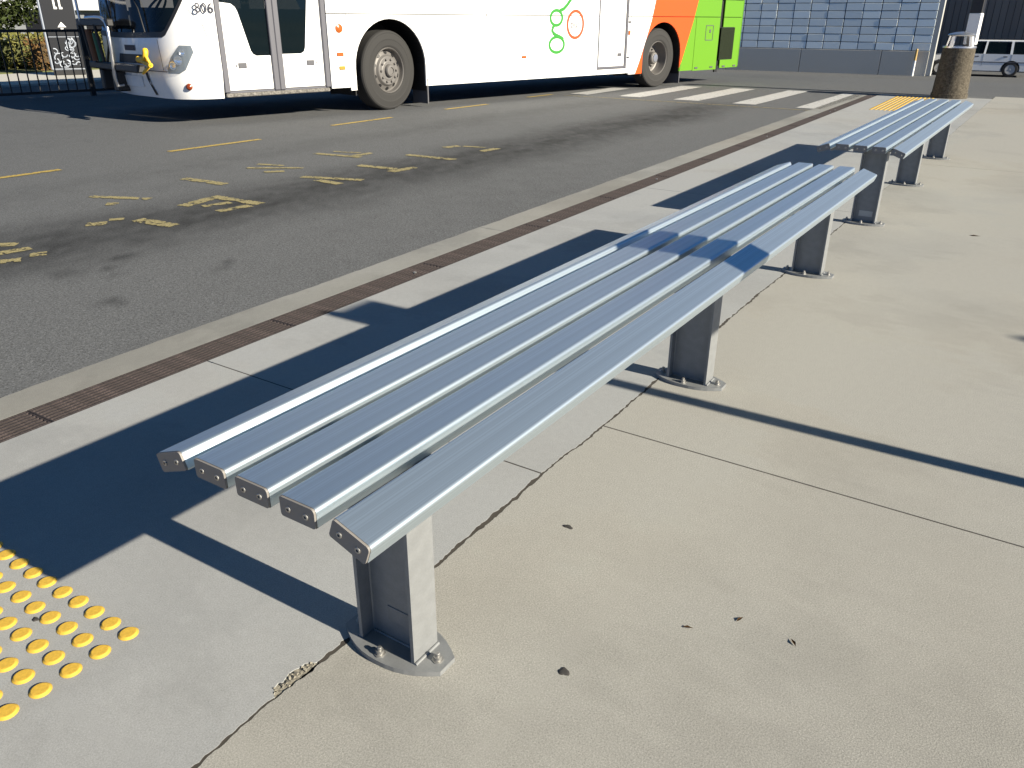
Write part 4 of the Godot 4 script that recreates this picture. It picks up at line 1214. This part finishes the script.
# ------------------------------------------------------------------ far right: buildings
func far_building() -> void:
	# runs from A to B on the lower ground, facing the camera; panel wall on a concrete plinth
	var B := Vector3(-5.22, -1.0, -40.40); var A := B - Vector3(0.9989, 0, -0.047) * 19.0
	var along := (B - A).normalized(); var nrm := along.cross(Vector3.UP) * -1.0
	if nrm.z < 0: nrm = -nrm
	var b := Basis(along, Vector3.UP, along.cross(Vector3.UP))
	var t := thing("panel_building", "long low building clad in blue grey panes above a concrete plinth", "building")
	t.transform = Transform3D(b, A)
	var L := A.distance_to(B)
	var st: SurfaceTool
	# plinth in cast lengths
	var x := 0.0
	var k := 0
	while x < L - 0.1:
		var w := minf(3.42, L - x)
		st = new_st()
		bevel_box(st, Vector3(x + w / 2, 0.48, -0.15), Vector3(w - 0.02, 1.0, 0.3), 0.012)
		put("plinth", st, M.wall_concrete, t)
		x += 3.42; k += 1
	st = new_st()
	box(st, Vector3(L / 2, 2.5, -0.6), Vector3(L - 0.1, 5.0, 0.8))
	put("core", st, M.wall_concrete, t)
	# panes: columns of 0.6 m, rows of 0.31 m
	var pm := []
	for v in 4:
		var tone: float = [0.92, 1.0, 1.06, 0.97][v]
		var m := mat(Color(0.74, 0.80, 0.80) * tone, 0.35)
		pm.append(m)
	st = new_st(); bevel_box(st, Vector3.ZERO, Vector3(0.70, 0.288, 0.03), 0.008); st.generate_normals()
	var pane := st.commit()
	var cols := int(L / 0.735)
	for c in cols:
		for r in 10:
			var o := put_mesh("pane", pane, pm[rng.randi() % 4], t)
			o.position = Vector3(L - 0.37 - c * 0.735, 1.145 + r * 0.312, -0.02 + rng.randf_range(-0.003, 0.003))
			o.rotation = Vector3(rng.randf_range(-0.004, 0.004), rng.randf_range(-0.003, 0.003), 0)
	var frame := mat(Color(0.10, 0.135, 0.19), 0.5, 0.3)
	for c in range(0, cols + 1, 2):
		st = new_st(); box(st, Vector3(0, 0, 0), Vector3(0.055, 3.2, 0.07)); st.generate_normals()
		var o := put_mesh("mullion", st.commit(), frame, t)
		o.position = Vector3(L - c * 0.735, 2.60, -0.065)
	st = new_st()
	box(st, Vector3(L / 2, 2.6, -0.14), Vector3(L, 3.3, 0.06))
	put("backing", st, frame, t)
	st = new_st()
	bevel_box(st, Vector3(L / 2, 4.45, -0.36), Vector3(L + 0.2, 0.5, 0.7), 0.03)
	put("fascia", st, M.wall_concrete, t)
	st = new_st()   # pale corner trim
	bevel_box(st, Vector3(L + 0.09, 2.5, -0.19), Vector3(0.22, 5.0, 0.35), 0.02)
	put("corner_trim", st, mat(Color(0.40, 0.40, 0.38), 0.6), t)
	# marker post in front of the wall
	var mp := thing("marker_post", "thin white marker post with a yellow top beside the panel building's corner", "marker post", Vector3(-5.70, -1.006, -40.15))
	st = new_st(); lathe(st, [Vector2(0.05, 0), Vector2(0.05, 0.62), Vector2(0.0, 0.62)], 12)
	put("shaft", st, M.white_paint, mp)
	st = new_st(); lathe(st, [Vector2(0.0505, 0.62), Vector2(0.0505, 1.05), Vector2(0.03, 1.09), Vector2(0, 1.09)], 12)
	put("cap", st, mat(Color(0.45, 0.30, 0.10), 0.6), mp)

func dark_building() -> void:
	var t := thing("dark_shed", "tall dark brown ribbed wall standing behind the white car", "building", Vector3(-4.6, -1.0, -49.0), deg_to_rad(-8))
	var st: SurfaceTool
	var m1 := mat(Color(0.24, 0.19, 0.155), 0.8); var m2 := mat(Color(0.27, 0.215, 0.175), 0.8)
	var sh := new_st(); bevel_box(sh, Vector3(0, 4.0, 0), Vector3(0.285, 8.0, 0.06), 0.02); sh.generate_normals()
	var board := sh.commit()
	for k in 70:
		var o := put_mesh("wall_board", board, m1 if rng.randf() < 0.6 else m2, t)
		o.position = Vector3(-3.0 + k * 0.30, 0, 0.03 + rng.randf_range(-0.01, 0.01))
	st = new_st(); box(st, Vector3(7.5, 4.0, -2.05), Vector3(21.2, 8.0, 4.0))
	put("core", st, M.black, t)
	st = new_st(); bevel_box(st, Vector3(7.5, 8.1, -2.0), Vector3(21.8, 0.2, 4.6), 0.03)
	put("roof", st, M.wall_concrete, t)

# ------------------------------------------------------------------ left: fence, totem, hedge, tree, house
func left_background() -> void:
	var A := Vector3(-13.62, -0.006, -5.55); var B := Vector3(-12.75, -0.006, -9.9)
	var along := (B - A).normalized()
	var b := Basis(along, Vector3.UP, along.cross(Vector3.UP))
	var t := thing("picket_fence", "low black steel picket fence standing at the far edge of the road", "fence")
	t.transform = Transform3D(b, A)
	var L := A.distance_to(B)
	var st := new_st()
	box(st, Vector3(L / 2, 0.965, 0), Vector3(L, 0.04, 0.04)); put("rail", st, M.black_paint, t)
	st = new_st()
	box(st, Vector3(L / 2, 0.085, 0), Vector3(L, 0.04, 0.04)); put("rail", st, M.black_paint, t)
	st = new_st(); box(st, Vector3(0, 0.525, 0), Vector3(0.016, 0.85, 0.016)); st.generate_normals()
	var picket := st.commit()
	var n := int(L / 0.135)
	for k in n:
		put_mesh("picket", picket, M.black_paint, t).position = Vector3(0.10 + k * 0.135, 0, 0)
	for k in 3:
		st = new_st(); box(st, Vector3(0.0, 0.53, 0), Vector3(0.07, 1.06, 0.07)); st.generate_normals()
		put_mesh("post", st.commit(), M.black_paint, t).position = Vector3(0.02 + k * (L - 0.04) / 2, 0, 0.0)
	# footpath beyond
	var path := structure("footpath")
	st = new_st()
	box(st, Vector3(-17.6, -0.02, -12.0), Vector3(3.2, 0.10, 60.0))
	put("surface", st, M.wall_concrete, path)
	var lawn := structure("lawn")
	st = new_st(); box(st, Vector3(-60.0, -0.03, -12.0), Vector3(81.0, 0.12, 120.0))
	put("surface", st, mat(Color(0.10, 0.11, 0.035), 1.0), lawn)
	# totem sign
	var s := thing("totem_sign", "black totem sign with white arrow above a carved silver pattern", "sign", Vector3(-17.75, 0.03, -9.98), deg_to_rad(62))
	st = new_st(); bevel_box(st, Vector3(0, 1.25, -0.13), Vector3(0.66, 2.3, 0.22), 0.02)
	put("cabinet", st, M.sign_grey, s)
	st = new_st(); bevel_box(st, Vector3(0, 0.05, -0.13), Vector3(0.60, 0.10, 0.20), 0.01)
	put("base", st, M.black_paint, s)
	st = new_st(); box(st, Vector3(0.02, 1.57, -0.015), Vector3(0.60, 1.62, 0.02))
	put("panel", st, M.sign_black, s)
	st = new_st(); box(st, Vector3(0.02, 0.44, -0.015), Vector3(0.60, 0.60, 0.02))
	put("panel", st, M.sign_black, s)
	st = new_st(); flat(st)
	for q in [[[-0.05, 0.93], [0.11, 0.93], [0.03, 1.03]], [[0.0, 0.88], [0.05, 0.88], [0.05, 0.915], [0.0, 0.915]]]:
		var pp := PackedVector2Array()
		for v in q: pp.append(Vector2(v[0], v[1]))
		plate(st, pp, 0.003, Vector3(0, 0, 0.0))
	put("arrow", st, M.white_paint, s)
	for dx in [-0.05, 0.05]:
		st = new_st()
		plate(st, PackedVector2Array([Vector2(dx, 1.27), Vector2(dx + 0.06, 1.27), Vector2(dx + 0.06, 1.31), Vector2(dx + 0.035, 1.31), Vector2(dx + 0.035, 1.60), Vector2(dx, 1.60)]), 0.003, Vector3.ZERO)
		put("letter", st, M.white_paint, s)
	st = new_st()
	var r3 := RandomNumberGenerator.new(); r3.seed = 12
	for k in 22:   # carved curls
		var c := Vector2(r3.randf_range(-0.22, 0.24), r3.randf_range(0.20, 0.68))
		var rad := r3.randf_range(0.04, 0.09)
		var a0 := r3.randf() * TAU
		var pts := []
		for i in 14:
			var f := i / 13.0
			var a := a0 + f * 4.6
			var rr := rad * (0.35 + 0.9 * f)
			var x := clampf(c.x + cos(a) * rr, -0.26, 0.30); var y := clampf(c.y + sin(a) * rr, 0.16, 0.72)
			pts.append(Vector3(x, y, 0.0))
		tube(st, pts, 0.010, 5, 0.016)
	put("carving", st, M.sign_grey, s)
	# hedge, bush and tree behind
	foliage_thing("hedge", "clipped olive yellow hedge behind the black picket fence", "hedge", Vector3(-21.6, 0.03, -10.2), Vector3(1.0, 0.36, 4.6), 0.38, 12000, Color(0.17, 0.165, 0.05), 0.060, 51, 0.30)
	foliage_thing("shrub", "small russet shrub beside the totem sign", "shrub", Vector3(-19.9, 0.03, -10.75), Vector3(0.35, 0.32, 0.4), 0.36, 700, Color(0.16, 0.09, 0.035), 0.035, 52, 0.25)
	tree("leafy_tree", "dark green leafy tree rising behind the olive hedge", Vector3(-26.5, 0.03, -12.6), 2.6, 3.3, 9000, Color(0.032, 0.045, 0.011), 53)
	tree("leafy_tree", "broad dark tree behind the hedge, farther from the totem sign", Vector3(-27.5, 0.03, -7.2), 2.3, 3.1, 7000, Color(0.034, 0.044, 0.012), 54)
	# pale house far behind
	var h := thing("pale_house", "far pale building with a white sheet roof behind the totem sign", "building", Vector3(-46.0, 0.03, -31.5), deg_to_rad(58))
	st = new_st(); box(st, Vector3(0, 0.75, 0), Vector3(15, 1.5, 9)); put("wall", st, mat(Color(0.16, 0.17, 0.18), 0.8), h)
	st = new_st()
	plate(st, PackedVector2Array([Vector2(-4.9, 1.45), Vector2(4.9, 1.45), Vector2(0, 3.6)]), 15.6, Vector3(7.8, 0, 0), Basis(Vector3.FORWARD, Vector3.UP, Vector3.RIGHT))
	put("roof", st, mat(Color(0.55, 0.56, 0.57), 0.6), h)
	for k in 5:
		st = new_st(); box(st, Vector3(-5.6 + k * 2.8, 0.85, 4.52), Vector3(1.3, 0.8, 0.06)); put("window", st, M.gloss_black, h)

func leaf_mesh(count: int, shape: Callable, size: float, r: RandomNumberGenerator) -> SurfaceTool:
	var st := new_st(); flat(st)
	for i in count:
		var p: Vector3 = shape.call(r)
		var b := Basis.from_euler(Vector3(r.randf() * TAU, r.randf() * TAU, r.randf() * TAU))
		var s := size * r.randf_range(0.6, 1.4)
		var v := r.randf_range(0.55, 1.35)
		st.set_color(Color(v, v * r.randf_range(0.92, 1.08), v * 0.9))
		quad(st, p + b * Vector3(-s, 0, 0), p + b * Vector3(0, -s * 0.5, s * 0.15), p + b * Vector3(s, 0, 0), p + b * Vector3(0, s * 0.5, s * 0.15))
	return st

func leaf_mat(c: Color) -> StandardMaterial3D:
	var m := mat(c, 0.7, 0, 0.3)
	m.vertex_color_use_as_albedo = true
	m.backlight_enabled = true
	m.backlight = Color(c.r * 0.5, c.g * 0.5, c.b * 0.4).linear_to_srgb()
	return m

func foliage_thing(called: String, label: String, cat: String, at: Vector3, half: Vector3, mid_y: float, n: int, c: Color, leaf: float, seed_: int, rough: float) -> void:
	var t := thing(called, label, cat, at)
	var r := RandomNumberGenerator.new(); r.seed = seed_
	var nz := FastNoiseLite.new(); nz.seed = seed_; nz.frequency = 1.3
	var shape := func(q: RandomNumberGenerator) -> Vector3:
		var d := Vector3(q.randf_range(-1, 1), q.randf_range(-1, 1), q.randf_range(-1, 1))
		var m := maxf(absf(d.x), maxf(absf(d.y), absf(d.z)))
		d /= m
		var k := lerpf(0.75, 1.05, q.randf()) + rough * nz.get_noise_3d(d.x * 2, d.y * 2, d.z * half.z)
		return Vector3(d.x * half.x * k, mid_y + d.y * half.y * k, d.z * half.z * k)
	put("foliage", leaf_mesh(n, shape, leaf, r), leaf_mat(c), t)
	var st := new_st()
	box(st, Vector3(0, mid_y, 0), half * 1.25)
	for k in 5: tube(st, [Vector3((k - 2) * half.x * 0.3, 0, (k - 2) * half.z * 0.35), Vector3((k - 2) * half.x * 0.3, mid_y, (k - 2) * half.z * 0.36)], 0.03, 6, 0.015)
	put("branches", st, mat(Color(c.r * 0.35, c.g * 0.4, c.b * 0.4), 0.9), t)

func tree(called: String, label: String, at: Vector3, r0: float, h: float, n: int, c: Color, seed_: int) -> void:
	var t := thing(called, label, "tree", at, 0.0, "trees behind the hedge")
	var r := RandomNumberGenerator.new(); r.seed = seed_
	var st := new_st()
	tube(st, [Vector3(0, -0.05, 0), Vector3(0.05, 0.8, 0), Vector3(0.0, h * 0.8, 0.1)], 0.16, 8, 0.07)
	for k in 7:
		var a := TAU * k / 7.0 + r.randf()
		tube(st, [Vector3(0.03, 0.7 + 0.2 * k, 0.03), Vector3(cos(a) * r0 * 0.45, 1.2 + 0.25 * k, sin(a) * r0 * 0.45), Vector3(cos(a) * r0 * 0.8, 1.5 + 0.3 * k, sin(a) * r0 * 0.8)], 0.06, 6, 0.02)
	put("trunk", st, M.soil, t)
	var clumps := []
	for k in 46:
		var d := Vector3(r.randf_range(-1, 1), r.randf_range(-1, 1), r.randf_range(-1, 1)).normalized()
		clumps.append(Vector4(d.x * r0 * r.randf_range(0.4, 0.95), h * 0.62 + d.y * h * 0.5 * r.randf_range(0.5, 1.0), d.z * r0 * r.randf_range(0.4, 0.95), r.randf_range(0.35, 0.75)))
	var shape := func(q: RandomNumberGenerator) -> Vector3:
		var k: Vector4 = clumps[q.randi() % clumps.size()]
		var d := Vector3(q.randfn(), q.randfn(), q.randfn()).normalized() * k.w * pow(q.randf(), 0.35)
		return Vector3(k.x, maxf(0.12, k.y), k.z) + d * Vector3(1, 0.75, 1)
	put("crown", leaf_mesh(n, shape, 0.075, r), leaf_mat(c), t)

# ------------------------------------------------------------------ litter bin and banded post
func bin_and_post() -> void:
	var t := thing("litter_bin", "round exposed aggregate litter bin with a steel hood", "bin", Vector3(-1.60, 0, -15.62))
	var st := new_st()
	lathe(st, [Vector2(0.0, 0.0), Vector2(0.278, 0.0), Vector2(0.278, 0.07), Vector2(0.266, 0.075), Vector2(0.240, 0.74), Vector2(0.230, 0.765), Vector2(0.20, 0.765), Vector2(0.19, 0.60), Vector2(0.0, 0.60)], 40)
	put("drum", st, M.aggregate, t)
	st = new_st()
	lathe(st, [Vector2(0.237, 0.755), Vector2(0.246, 0.760), Vector2(0.246, 0.785), Vector2(0.20, 0.785), Vector2(0.20, 0.766)], 32)
	put("rim", st, M.steel, t)
	st = new_st()
	for k in 4:
		var a := TAU * k / 4.0 + 0.5
		var d := Vector3(cos(a), 0, sin(a))
		st = new_st()
		box(st, d * 0.195 + Vector3(0, 0.865, 0), Vector3(0.028, 0.175, 0.05), Basis(Vector3.UP, -a) * Basis(Vector3.BACK, 0.22))
		put("leg", st, M.steel, t)
	st = new_st()
	lathe(st, [Vector2(0.20, 0.935), Vector2(0.205, 0.95), Vector2(0.19, 0.965), Vector2(0.10, 0.99), Vector2(0.0, 1.0)], 32)
	put("hood", st, M.steel, t)
	st = new_st()
	lathe(st, [Vector2(0.0, 0.70), Vector2(0.185, 0.72), Vector2(0.185, 0.78)], 24)
	put("liner", st, M.black, t)
	var p := thing("banded_post", "square post painted in black and white bands behind the litter bin", "post", Vector3(-1.50, 0, -16.05), deg_to_rad(-6))
	var bands := [[0.0, 0.42, "white_paint"], [0.42, 0.80, "black_paint"], [0.80, 1.27, "white_paint"], [1.27, 2.15, "black_paint"]]
	for q in bands:
		st = new_st(); bevel_box(st, Vector3(0, (q[0] + q[1]) / 2, 0), Vector3(0.18, q[1] - q[0], 0.18), 0.008)
		put("band", st, M[q[2]], p)
	st = new_st(); bevel_box(st, Vector3(0, 2.165, 0), Vector3(0.20, 0.03, 0.20), 0.008); put("cap", st, M.black_paint, p)

# ------------------------------------------------------------------ parked wagon
func car() -> void:
	# side view outline; local +x = forwards, z = sideways
	var t := thing("parked_car", "white station wagon parked in front of the dark ribbed wall", "car", Vector3(-3.57, -1.006, -42.5), deg_to_rad(180 + 4))
	var st := new_st()
	var low := PackedVector2Array([Vector2(-2.2, 0.38), Vector2(-2.22, 0.62), Vector2(-2.18, 0.90), Vector2(0.95, 0.90), Vector2(1.35, 0.86), Vector2(1.85, 0.78), Vector2(1.98, 0.64), Vector2(2.0, 0.40), Vector2(1.93, 0.24), Vector2(-2.1, 0.24)])
	var pieces: Array = [low]
	for c: float in [-1.32, 1.38]:
		var nx := []
		for pc: PackedVector2Array in pieces: nx.append_array(Geometry2D.clip_polygons(pc, ellipse(c, 0.30, 0.355, 0.355, 24)))
		pieces = nx
	for pc: PackedVector2Array in pieces:
		plate(st, pc, 0.05, Vector3(0, 0, 0.82)); plate(st, pc, 0.05, Vector3(0, 0, -0.77))
	put("body", st, M.car_white, t)
	st = new_st()
	for q in [[-2.2, -1.70], [-0.95, 1.0], [1.76, 1.97]]:
		box(st, Vector3((q[0] + q[1]) / 2, 0.42, 0), Vector3(q[1] - q[0] - 0.01, 0.34, 1.52))
	box(st, Vector3(-0.1, 0.5, 0), Vector3(4.0, 0.2, 1.3))
	put("floor", st, M.black, t)
	st = new_st()   # bonnet, tail
	plate(st, PackedVector2Array([Vector2(0.95, 0.885), Vector2(1.35, 0.85), Vector2(1.85, 0.77), Vector2(1.97, 0.63), Vector2(1.99, 0.40), Vector2(1.95, 0.40), Vector2(1.92, 0.61), Vector2(1.82, 0.73), Vector2(1.35, 0.81), Vector2(0.95, 0.85)]), 1.53, Vector3(0, 0, 0.765))
	put("bonnet", st, M.car_white, t)
	st = new_st()
	box(st, Vector3(-2.19, 0.62, 0), Vector3(0.05, 0.56, 1.53))
	put("tailgate", st, M.car_white, t)
	st = new_st()   # roof and pillars
	bevel_box(st, Vector3(-0.85, 1.40, 0), Vector3(2.3, 0.07, 1.30), 0.03)
	for s in [-1, 1]:
		for q in [[[-2.12, 0.89], [-1.92, 1.40], 0.09], [[-1.25, 0.89], [-1.22, 1.40], 0.09], [[-0.25, 0.89], [-0.28, 1.40], 0.07], [[0.98, 0.88], [0.28, 1.40], 0.07]]:
			var a := Vector3(q[0][0], q[0][1], s * 0.79); var b := Vector3(q[1][0], q[1][1], s * 0.64)
			var dd := (b - a)
			box(st, (a + b) / 2, Vector3(q[2], dd.length(), 0.05), Basis(Vector3.BACK.cross(dd.normalized()).normalized() * -1.0, dd.normalized(), (Vector3.BACK.cross(dd.normalized()).normalized() * -1.0).cross(dd.normalized())))
	put("roof", st, M.car_white, t)
	st = new_st()
	for s in [-1, 1]:
		for q in [[-2.06, -1.28, -1.90, -1.25], [-1.20, -0.30, -1.18, -0.32], [-0.20, 0.90, -0.24, 0.22]]:
			quad(st, Vector3(q[0], 0.90, s * 0.78), Vector3(q[1], 0.90, s * 0.78), Vector3(q[3], 1.37, s * 0.645), Vector3(q[2], 1.37, s * 0.645))
	quad(st, Vector3(0.97, 0.89, -0.76), Vector3(0.97, 0.89, 0.76), Vector3(0.29, 1.38, 0.62), Vector3(0.29, 1.38, -0.62))
	quad(st, Vector3(-2.13, 0.90, 0.76), Vector3(-2.13, 0.90, -0.76), Vector3(-1.95, 1.38, -0.62), Vector3(-1.95, 1.38, 0.62))
	put("window", st, M.glass, t)
	st = new_st()
	for s in [-1, 1]:
		box(st, Vector3(-0.12, 0.58, s * 0.824), Vector3(4.1, 0.035, 0.012))
		for x in [-1.05, 0.02]: bevel_box(st, Vector3(x, 0.80, s * 0.825), Vector3(0.16, 0.04, 0.02), 0.006)
		for x in [-1.28, -0.22, 1.02]: box(st, Vector3(x, 0.66, s * 0.821), Vector3(0.008, 0.46, 0.004))
	box(st, Vector3(0, 0.25, 0.79), Vector3(2.0, 0.08, 0.04)); box(st, Vector3(0, 0.25, -0.79), Vector3(2.0, 0.08, 0.04))
	put("trim", st, M.rubber, t)
	for x in [-1.32, 1.38]:
		for s in [-1, 1]:
			var w := Node3D.new(); w.name = "wheel"; t.add_child(w, true)
			w.position = Vector3(x, 0.30, s * 0.74)
			var b := Basis(Vector3.RIGHT, PI / 2 * s)
			st = new_st()
			lathe(st, [Vector2(0.19, -0.08), Vector2(0.28, -0.09), Vector2(0.30, -0.06), Vector2(0.30, 0.06), Vector2(0.28, 0.085), Vector2(0.20, 0.088), Vector2(0.19, 0.07)], 28, Vector3.ZERO, b)
			put("tyre", st, M.tyre, w)
			st = new_st()
			lathe(st, [Vector2(0.20, 0.07), Vector2(0.18, 0.085), Vector2(0.06, 0.075), Vector2(0.0, 0.09)], 20, Vector3.ZERO, b)
			put("rim", st, M.hub_cap, w)

# ------------------------------------------------------------------ the things that throw the shadows from the right
func shadow_casters() -> void:
	var t := thing("bus_stop_sign", "grey pole with a narrow sign board whose shadow crosses the near bench", "sign", Vector3(1.60, 0, -2.365))
	var st := new_st()
	lathe(st, [Vector2(0.0, 0.0), Vector2(0.09, 0.0), Vector2(0.09, 0.012), Vector2(0.030, 0.014), Vector2(0.030, 1.84), Vector2(0.02, 1.86), Vector2(0, 1.86)], 20)
	put("pole", st, M.galvanised, t)
	st = new_st(); bevel_box(st, Vector3(0.048, 1.59, -0.105), Vector3(0.022, 0.54, 0.235), 0.006)
	put("board", st, M.white_paint, t)
	st = new_st(); box(st, Vector3(0.060, 1.59, -0.105), Vector3(0.003, 0.47, 0.19)); put("timetable", st, M.sign_grey, t)
	var p := thing("steel_post", "plain round steel post whose shadow tip reaches the sandy slabs", "post", Vector3(5.0, 0, -3.70))
	st = new_st()
	lathe(st, [Vector2(0.0, 0.0), Vector2(0.06, 0.0), Vector2(0.06, 2.20), Vector2(0.05, 2.24), Vector2(0.03, 2.26), Vector2(0, 2.265)], 24)
	put("shaft", st, M.galvanised, p)
	st = new_st(); lathe(st, [Vector2(0.062, 1.5), Vector2(0.062, 1.6)], 24); put("band", st, M.white_paint, p)

# ------------------------------------------------------------------ gum spots and leaves
func small_litter() -> void:
	var spots := [["chewing_gum", "round black trodden gum spot on the sandy slab beside the near foot plate", -0.552, -1.034, 0.0115, 0.010], ["chewing_gum", "dark crescent shaped gum stain on the sandy slab near the crack", -0.785, -1.460, 0.014, 0.007],
		["chewing_gum", "grey flattened gum spot in the kerb slab shade", -1.55, -0.55, 0.008, 0.006]]
	for q in spots:
		var st := new_st()
		var prof := [Vector2(1, 0), Vector2(0.9, 0.0012), Vector2(0.5, 0.002), Vector2(0, 0.0022)]
		var rr := RandomNumberGenerator.new(); rr.seed = int(absf(q[2]) * 1000)
		smooth(st)
		var ph := rr.randf() * TAU
		for k in 16:
			var a0 := TAU * k / 16; var a1 := TAU * (k + 1) / 16
			for i in 3:
				var f := func(a: float, pr: Vector2) -> Vector3:
					var e := 1.0 + 0.16 * sin(a * 3 + ph) + 0.1 * sin(a * 5 + ph * 2)
					return Vector3(cos(a) * pr.x * q[4] * e, pr.y, -sin(a) * pr.x * q[5] * e)
				quad(st, f.call(a0, prof[i]), f.call(a1, prof[i]), f.call(a1, prof[i + 1]), f.call(a0, prof[i + 1]))
		var o := put(numbered(q[0]), st, M.gum)
		o.position = Vector3(q[2], 0.0003, q[3])
		tag(o, q[1], "gum", "gum spots on the pavement")
	for q in [[-0.398, -1.282, 0.3, "small brown dry leaf lying beside two others on the sandy slab"], [-0.316, -1.366, 1.2, "dry brown leaf scrap on the sandy slab, middle one of three"], [-0.203, -1.359, 2.3, "curled brown leaf scrap standing on edge on the sandy slab"], [-0.249, -5.36, 0.1, "lone dark leaf on the open sandy slab level with the far bench"]]:
		var st := new_st(); flat(st)
		var s := 0.011 if q[1] > -3 else 0.03
		for k in 2:
			var e := 1.0 if k == 0 else -1.0
			quad(st, Vector3(-s, 0.001, 0), Vector3(-s * 0.2, 0.004, e * s * 0.32), Vector3(s, 0.002, 0), Vector3(0, 0.0015, 0))
		var o := put(numbered("dry_leaf"), st, M.leaf_brown)
		o.position = Vector3(q[0], 0.0005, q[1]); o.rotation.y = q[2]
		tag(o, q[3], "leaf", "dry leaves on the pavement")
